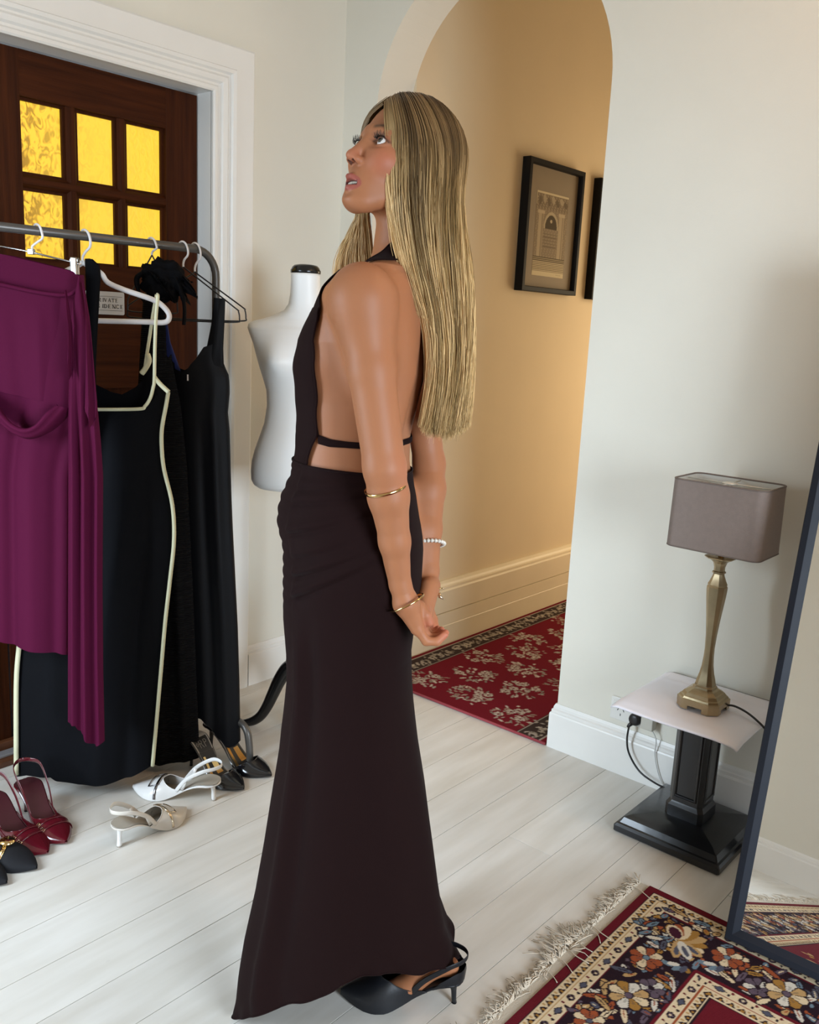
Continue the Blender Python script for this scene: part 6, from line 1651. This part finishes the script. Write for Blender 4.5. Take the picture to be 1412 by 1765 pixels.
# neck strap: from the nape round her left side, over the front of the shoulder to the bodice; and its twin on the far side
tl, tr = bod[0, -1], bod[0, 0]
nape = NB + np.array([0.058, 0, 0.075])
lo_ = [nape + [0, 0, -0.012], pu(706, 432, -0.005), pu(676, 441, -0.020), pu(642, 458, -0.010), pu(608, 478, 0.02), pu(575, 503, 0.02), np.array(tl), np.array(bod[7, -1])]
hi_ = [nape + [0, 0, 0.012], pu(702, 412, 0.0), pu(672, 416, 0.000), pu(640, 439, 0.01), pu(600, 470, 0.05), pu(566, 498, 0.05), np.array(bod[0, NAg // 2 + 8]), np.array(bod[7, NAg // 2 + 8])]
ribbon('neck_strap', lo_, hi_, M_dress, skirt, 0.0035, upper)
ml = lambda p_: np.array(p_) - 2 * ((np.array(p_) - [NB[0], NB[1], 0]) @ TL) * TL
ribbon('neck_strap', [ml(p_) for p_ in lo_[:-1]] + [np.array(tr)], [ml(p_) for p_ in hi_[:-1]] + [np.array(bod[0, NAg // 2 - 8])], M_dress, skirt, 0.0035, upper)
# back strap round the small of the back
zc_ = [pu(546, 747, -0.03)[2] + 0.004, pu(580, 757, -0.04)[2] + 0.003, pu(622, 768, -0.05)[2]]
an = np.concatenate([np.linspace(ea[7] - 0.1, 3.1, 60), np.linspace(3.15, 2 * math.pi - 1.2, 40)])
zs_ = np.interp(an, [ea[7], 1.0, 1.5, 3.14, 5.2], [zc_[0], zc_[1], zc_[2], zc_[2] - 0.004, zc_[0]])
wd_ = np.interp(an, [ea[7], ea[7] + 0.5, 3.1], [0.0085, 0.0058, 0.0055])
rows = [march(zs_ + wd_ * t, an, torso, 0.0035 - 0.001 * t * t) for t in np.linspace(-1, 1, 7)]
q = MB(); q.loft([list(map(tuple, r)) for r in rows], caps=False, closed=False); fine(q.build('back_strap', M_dress, skirt))

# ------------------------------------------------------------------ jewellery
def wrist_ring(c_, ax, rx, m_, tube_r, flat=1.0, name='bangle', tilt=None, seg=40, squash=0.85):
    ax = np.asarray(ax, float); ax /= np.linalg.norm(ax); a = np.cross(ax, [0.3, 1, 0.1]); a /= np.linalg.norm(a); b_ = np.cross(ax, a)
    pts = [c_ + rx * (math.cos(t) * a + squash * math.sin(t) * b_) for t in np.linspace(0, 2 * math.pi, seg)]
    q = MB(); rings = []
    for i in range(seg - 1):
        t = 2 * math.pi * i / (seg - 1); out = math.cos(t) * a + squash * math.sin(t) * b_; out /= np.linalg.norm(out)
        rings.append([pts[i] + tube_r * (math.cos(k) * out + flat * math.sin(k) * ax) for k in np.linspace(0, 2 * math.pi, 8, endpoint=False)])
    rings.append(rings[0]); q.loft(rings, caps=False); return fine(q.build(name, m_, WOMAN)), pts


axL = WRL - EL; c1 = EL + axL * 0.17
axb = axL / np.linalg.norm(axL) + np.array([0.10, 0, 0.02])
wrist_ring(pu(665, 841, -0.114), axb, 0.0375, M_gold, 0.0011, 2.6, 'arm_cuff', squash=1.0)
wrist_ring(pu(702, 1039, -0.081), np.array([0.50, -0.10, -0.85]), 0.0335, M_gold, 0.0014, 1.3, 'wrist_bangle', squash=1.0)
axR = WRR - ER; M_pearl = mat('pearl_bead', (0.66, 0.62, 0.54), 0.2, coat=0.3)
_, pts = wrist_ring(pu(743, 937, 0.110), axR, 0.0268, M_pearl, 0.0012, 1.0, 'bead_bracelet', seg=23, squash=1.0)
q = MB()
for c_ in pts[:-1]:
    bm = bmesh.new(); bmesh.ops.create_uvsphere(bm, u_segments=10, v_segments=8, radius=0.0042); bm.verts.index_update(); q.add([tuple(np.array(v.co[:]) + c_) for v in bm.verts], [[v.index for v in f.verts] for f in bm.faces]); bm.free()
fine(q.build('beads', M_pearl, WOMAN))
_, pts = wrist_ring(pu(741, 1015, 0.070), np.array([0.15, -0.1, -1.0]) + axR, 0.0280, M_gold, 0.0009, 1.0, 'chain_bracelet', seg=30, squash=1.0)
q = MB()
for c_ in pts[:-1:3]:
    bm = bmesh.new(); bmesh.ops.create_icosphere(bm, subdivisions=1, radius=0.0019); bm.verts.index_update(); q.add([tuple(np.array(v.co[:]) + c_) for v in bm.verts], [[v.index for v in f.verts] for f in bm.faces]); bm.free()
c_ = pu(757, 1022, 0.055); q.tube([c_, pu(759, 1029, 0.052), pu(766, 1034, 0.05)], [0.0034, 0.0036, 0.0004], 8); c_ = pu(728, 1018, 0.05); q.tube([c_, pu(736, 1021, 0.047)], [0.0022, 0.0012], 6)
fine(q.build('charms', M_goldl, WOMAN))

# ------------------------------------------------------------------ her shoe (the near one; the far one under the hem)
def tolocal(p_): p_ = np.asarray(p_, float) - W0; return np.array([p_ @ WU, p_ @ WN, p_[2]])


def shoe_on(heel_w, toe_w, h):
    hl_, tl_ = tolocal(heel_w), tolocal(toe_w); dv = tl_ - hl_; a_ = math.atan2(dv[1], dv[0]); ca, sa_ = math.cos(a_), math.sin(a_)
    fr = lambda v: (hl_[0] + v[0] * ca - v[1] * sa_, hl_[1] + v[0] * sa_ + v[1] * ca, v[2])
    L = math.hypot(dv[0], dv[1])
    shoe((0, 0), (L, 0), h, M_bleather, M_bleather, M_bleather, root=WOMAN, throat=0.70, side=0.30, vh=0.074, strap=True, strap_h=0.048, cup=0.026, wid=1.30, frame=fr)


shoe_on(on_floor(783, 1728), on_floor(587, 1716), 0.068)
shoe_on(W0 + WU * (-0.09) + WN * 0.16, W0 + WU * (-0.325) + WN * 0.16, 0.068)

# ------------------------------------------------------------------ hair
M_hair = vmat('blonde_hair', 0.40, 0.28)
rh = np.random.default_rng(21)
# silhouette of the hanging length: y, front x, back x, n centre, half depth
HK = [(235, 650, 806, 0.060, 0.104), (300, 653, 809, 0.060, 0.103), (360, 660, 811, 0.062, 0.094), (420, 672, 812, 0.066, 0.080), (480, 694, 813.5, 0.070, 0.072), (560, 730, 814.5, 0.072, 0.060), (640, 734, 813.5, 0.072, 0.056), (700, 722, 811, 0.072, 0.052), (735, 716, 804, 0.072, 0.046), (752, 722, 796, 0.072, 0.040)]
hz, hcu, hru, hcn, hrn = [], [], [], [], []
for y, xf, xb, nc, nr in HK:
    f_, b_ = pu(xf, y, nc), pu(xb, y, nc); hz.append((f_[2] + b_[2]) / 2); hcu.append((f_[0] + b_[0]) / 2); hru.append((b_[0] - f_[0]) / 2); hcn.append(nc); hrn.append(nr)
hz, hcu, hru, hcn, hrn = [np.array(v)[::-1] for v in (hz, hcu, hru, hcn, hrn)]
ENV = np.array([0.105, 0.083, 0.100]); EC = np.array([-0.016, 0, 0.028])


def fall(z, be, sc=1.0):
    c_, s_ = np.cos(be), np.sin(be); k = sc * (np.abs(c_) ** 3.6 + np.abs(s_) ** 3.6) ** (-1 / 3.6)
    return np.stack([np.interp(z, hz, hcu) - k * np.interp(z, hz, hru) * c_, np.interp(z, hz, hcn) - k * np.interp(z, hz, hrn) * s_, z], -1)


def smoothed(p_, n_=4):
    for _ in range(n_): p_[1:-1] = 0.5 * p_[1:-1] + 0.25 * (p_[:-2] + p_[2:])
    return p_


def strand_paths(n_clumps, per, kind='near'):
    """locks from the parting over the head and down: near side, far side in front of the shoulder, or far side of the back"""
    paths, cols, rads = [], [], []
    for c in range(n_clumps):
        w = rh.random(); tone = rh.random(); hl = rh.random() < 0.34; coff = rh.normal(0, 0.012)
        if kind == 'near' and c < n_clumps * 0.16: w = 0.10 * rh.random()
        if kind != 'far' and c > n_clumps * 0.80: w = 1.0 - 0.22 * rh.random()
        for s_ in range(per):
            ww = np.clip(w + rh.normal(0, 0.014), 0, 1); side = 1.0 if kind == 'near' else -1.0
            wr = ww if kind != 'back' else 0.45 + 0.55 * ww
            pf = 0.076 - 0.160 * wr
            al = math.radians({'near': 27 + 163 * ww ** 0.88, 'far': 44 + 50 * ww, 'back': 100 + 92 * ww}[kind]); jit = 1.0 + rh.normal(0, 0.010) + coff * 0.6
            pol0 = math.asin(min(0.98, math.hypot(pf - EC[0], 0.005) / ENV[0])); az0 = np.clip((wr - 0.34) / 0.46, 0, 1); az0 = 0.05 + (math.pi - 0.07) * az0 * az0 * (3 - 2 * az0)
            pts = []
            for t in np.linspace(0, 1, 9):
                pol = pol0 + (math.radians(98) - pol0) * t; az = az0 + (al - az0) * (t ** 0.62)
                r_ = jit * (1 + 0.035 * math.sin(math.pi * t)); pts.append(hp(*(EC + ENV * np.array([math.sin(pol) * math.cos(az), side * math.sin(pol) * math.sin(az), math.cos(pol)]) * r_)))
            pe = pts[-1]; ph, am = rh.uniform(0, 6.28), abs(rh.normal(0, 0.0035))
            if kind != 'far':
                be = math.radians(47 + 136 * np.clip(ww + rh.normal(0, 0.025), 0, 1)) if kind == 'near' else math.radians(285 - 103 * np.clip(ww + rh.normal(0, 0.03), 0, 1))
                lay = 1.0 - abs(rh.normal(0, 0.07)) + coff * 2; zend = 1.203 + 0.018 * math.cos(be) ** 2 + rh.normal(0, 0.007) + 0.02 * (1 - lay)
                wisp = kind == 'near' and ww < 0.13 and rh.random() < 0.35
                zz_ = np.linspace(pe[2] - 0.03, (1.50 - 0.09 * rh.random()) if wisp else zend, 12)
                for z in zz_:
                    f_ = fall(np.array(z), be, lay)
                    if wisp: f_[0] -= 0.006 + 0.045 * max(0, 1.60 - z); f_[1] -= 0.014
                    f_[0] += am * math.sin(z * 15 + ph); f_[1] += am * math.cos(z * 12 + ph)
                    k_ = np.clip((pe[2] - z) / 0.15, 0, 1); k_ = k_ * k_ * (3 - 2 * k_); pts.append(np.array([pe[0] + (f_[0] - pe[0]) * k_, pe[1] + (f_[1] - pe[1]) * k_, z]))
            else:
                tx = 572 + 68 * np.clip(1 - ww + rh.normal(0, 0.08), 0, 1); tn_ = 0.160 + rh.normal(0, 0.012)
                tgt = pu(tx, 420, tn_); zend = 1.44 - 0.14 * rh.random()
                for z in np.linspace(pe[2] - 0.03, zend, 14):
                    k_ = np.clip((pe[2] - z) / 0.20, 0, 1); k_ = k_ * k_ * (3 - 2 * k_); x_ = pe[0] + (tgt[0] - pe[0]) * k_ + 0.16 * np.clip(1.53 - z, 0, 0.2); pts.append(np.array([x_ + am * math.sin(z * 18 + ph), pe[1] + (tn_ - pe[1]) * k_, z]))
            pts = smoothed(np.array(pts)); paths.append(pts)
            fr_ = kind == 'near' and ww < 0.055; fz = np.clip(((1.76 if fr_ else 1.722) - pts[:, 2]) / (0.16 if fr_ else 0.24), 0, 1); hl = hl or (fr_ and rh.random() < 0.75) or (kind == 'far' and rh.random() < 0.6)  # far locks go pale more often, window light put into their colour
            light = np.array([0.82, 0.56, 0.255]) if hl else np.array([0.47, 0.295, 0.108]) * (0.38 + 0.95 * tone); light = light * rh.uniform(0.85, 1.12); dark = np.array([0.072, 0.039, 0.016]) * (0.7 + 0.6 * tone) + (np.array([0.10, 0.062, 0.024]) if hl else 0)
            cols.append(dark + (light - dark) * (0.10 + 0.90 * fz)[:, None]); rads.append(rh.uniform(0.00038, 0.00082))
    return paths, cols, rads


def strands(name, paths, cols, rads, par):
    V, F__, C_ = [], [], []; k = 0
    for pts, co, r_ in zip(paths, cols, rads):
        n_ = len(pts); T = np.gradient(pts, axis=0); T /= np.linalg.norm(T, axis=1)[:, None] + 1e-9
        a = np.cross(T, [0.31, 0.9, 0.2]); a /= np.linalg.norm(a, axis=1)[:, None] + 1e-9; b_ = np.cross(T, a); tp = np.interp(np.linspace(0, 1, n_), [0, 0.1, 0.8, 1], [0.7, 1, 0.9, 0.25]) * r_
        for q in range(3): V.append(pts + tp[:, None] * (math.cos(2.094 * q) * a + math.sin(2.094 * q) * b_)); C_.append(co)
        i = np.arange(n_ - 1)
        for q in range(3):
            o1, o2 = k + q * n_, k + ((q + 1) % 3) * n_; F__.append(np.stack([o1 + i, o2 + i, o2 + i + 1, o1 + i + 1], 1))
        k += 3 * n_
    return fast_mesh(name, np.concatenate(V), np.concatenate(F__), M_hair, par, np.concatenate(C_))


# the dense inner length, then the locks lying over it
zz = np.linspace(hz[0] + 0.012, 1.625, 60); be = np.linspace(0, 2 * math.pi, 72, endpoint=False)
G = np.array([fall(np.full(72, z), be, 0.90 * (1 if z > 1.24 else 0.8 + 0.2 * (z - 1.2) / 0.04) * (1 if z < 1.50 else 1 - 3.4 * (z - 1.50))) for z in zz])
G += (0.0028 * np.sin(be * 23)[None, :, None]) * np.stack([-np.cos(be), -np.sin(be), 0 * be], -1)[None]
I = np.arange(60 * 72).reshape(60, 72); J = np.roll(I, -1, 1); streak = 0.75 + 0.25 * np.sin(be * 31 + 1) * np.sin(be * 17)
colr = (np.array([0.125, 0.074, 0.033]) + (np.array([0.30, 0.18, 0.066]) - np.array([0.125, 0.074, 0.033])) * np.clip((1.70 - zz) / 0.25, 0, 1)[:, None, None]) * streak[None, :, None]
quads = np.stack([I[:-1], J[:-1], J[1:], I[1:]], -1).reshape(-1, 4)
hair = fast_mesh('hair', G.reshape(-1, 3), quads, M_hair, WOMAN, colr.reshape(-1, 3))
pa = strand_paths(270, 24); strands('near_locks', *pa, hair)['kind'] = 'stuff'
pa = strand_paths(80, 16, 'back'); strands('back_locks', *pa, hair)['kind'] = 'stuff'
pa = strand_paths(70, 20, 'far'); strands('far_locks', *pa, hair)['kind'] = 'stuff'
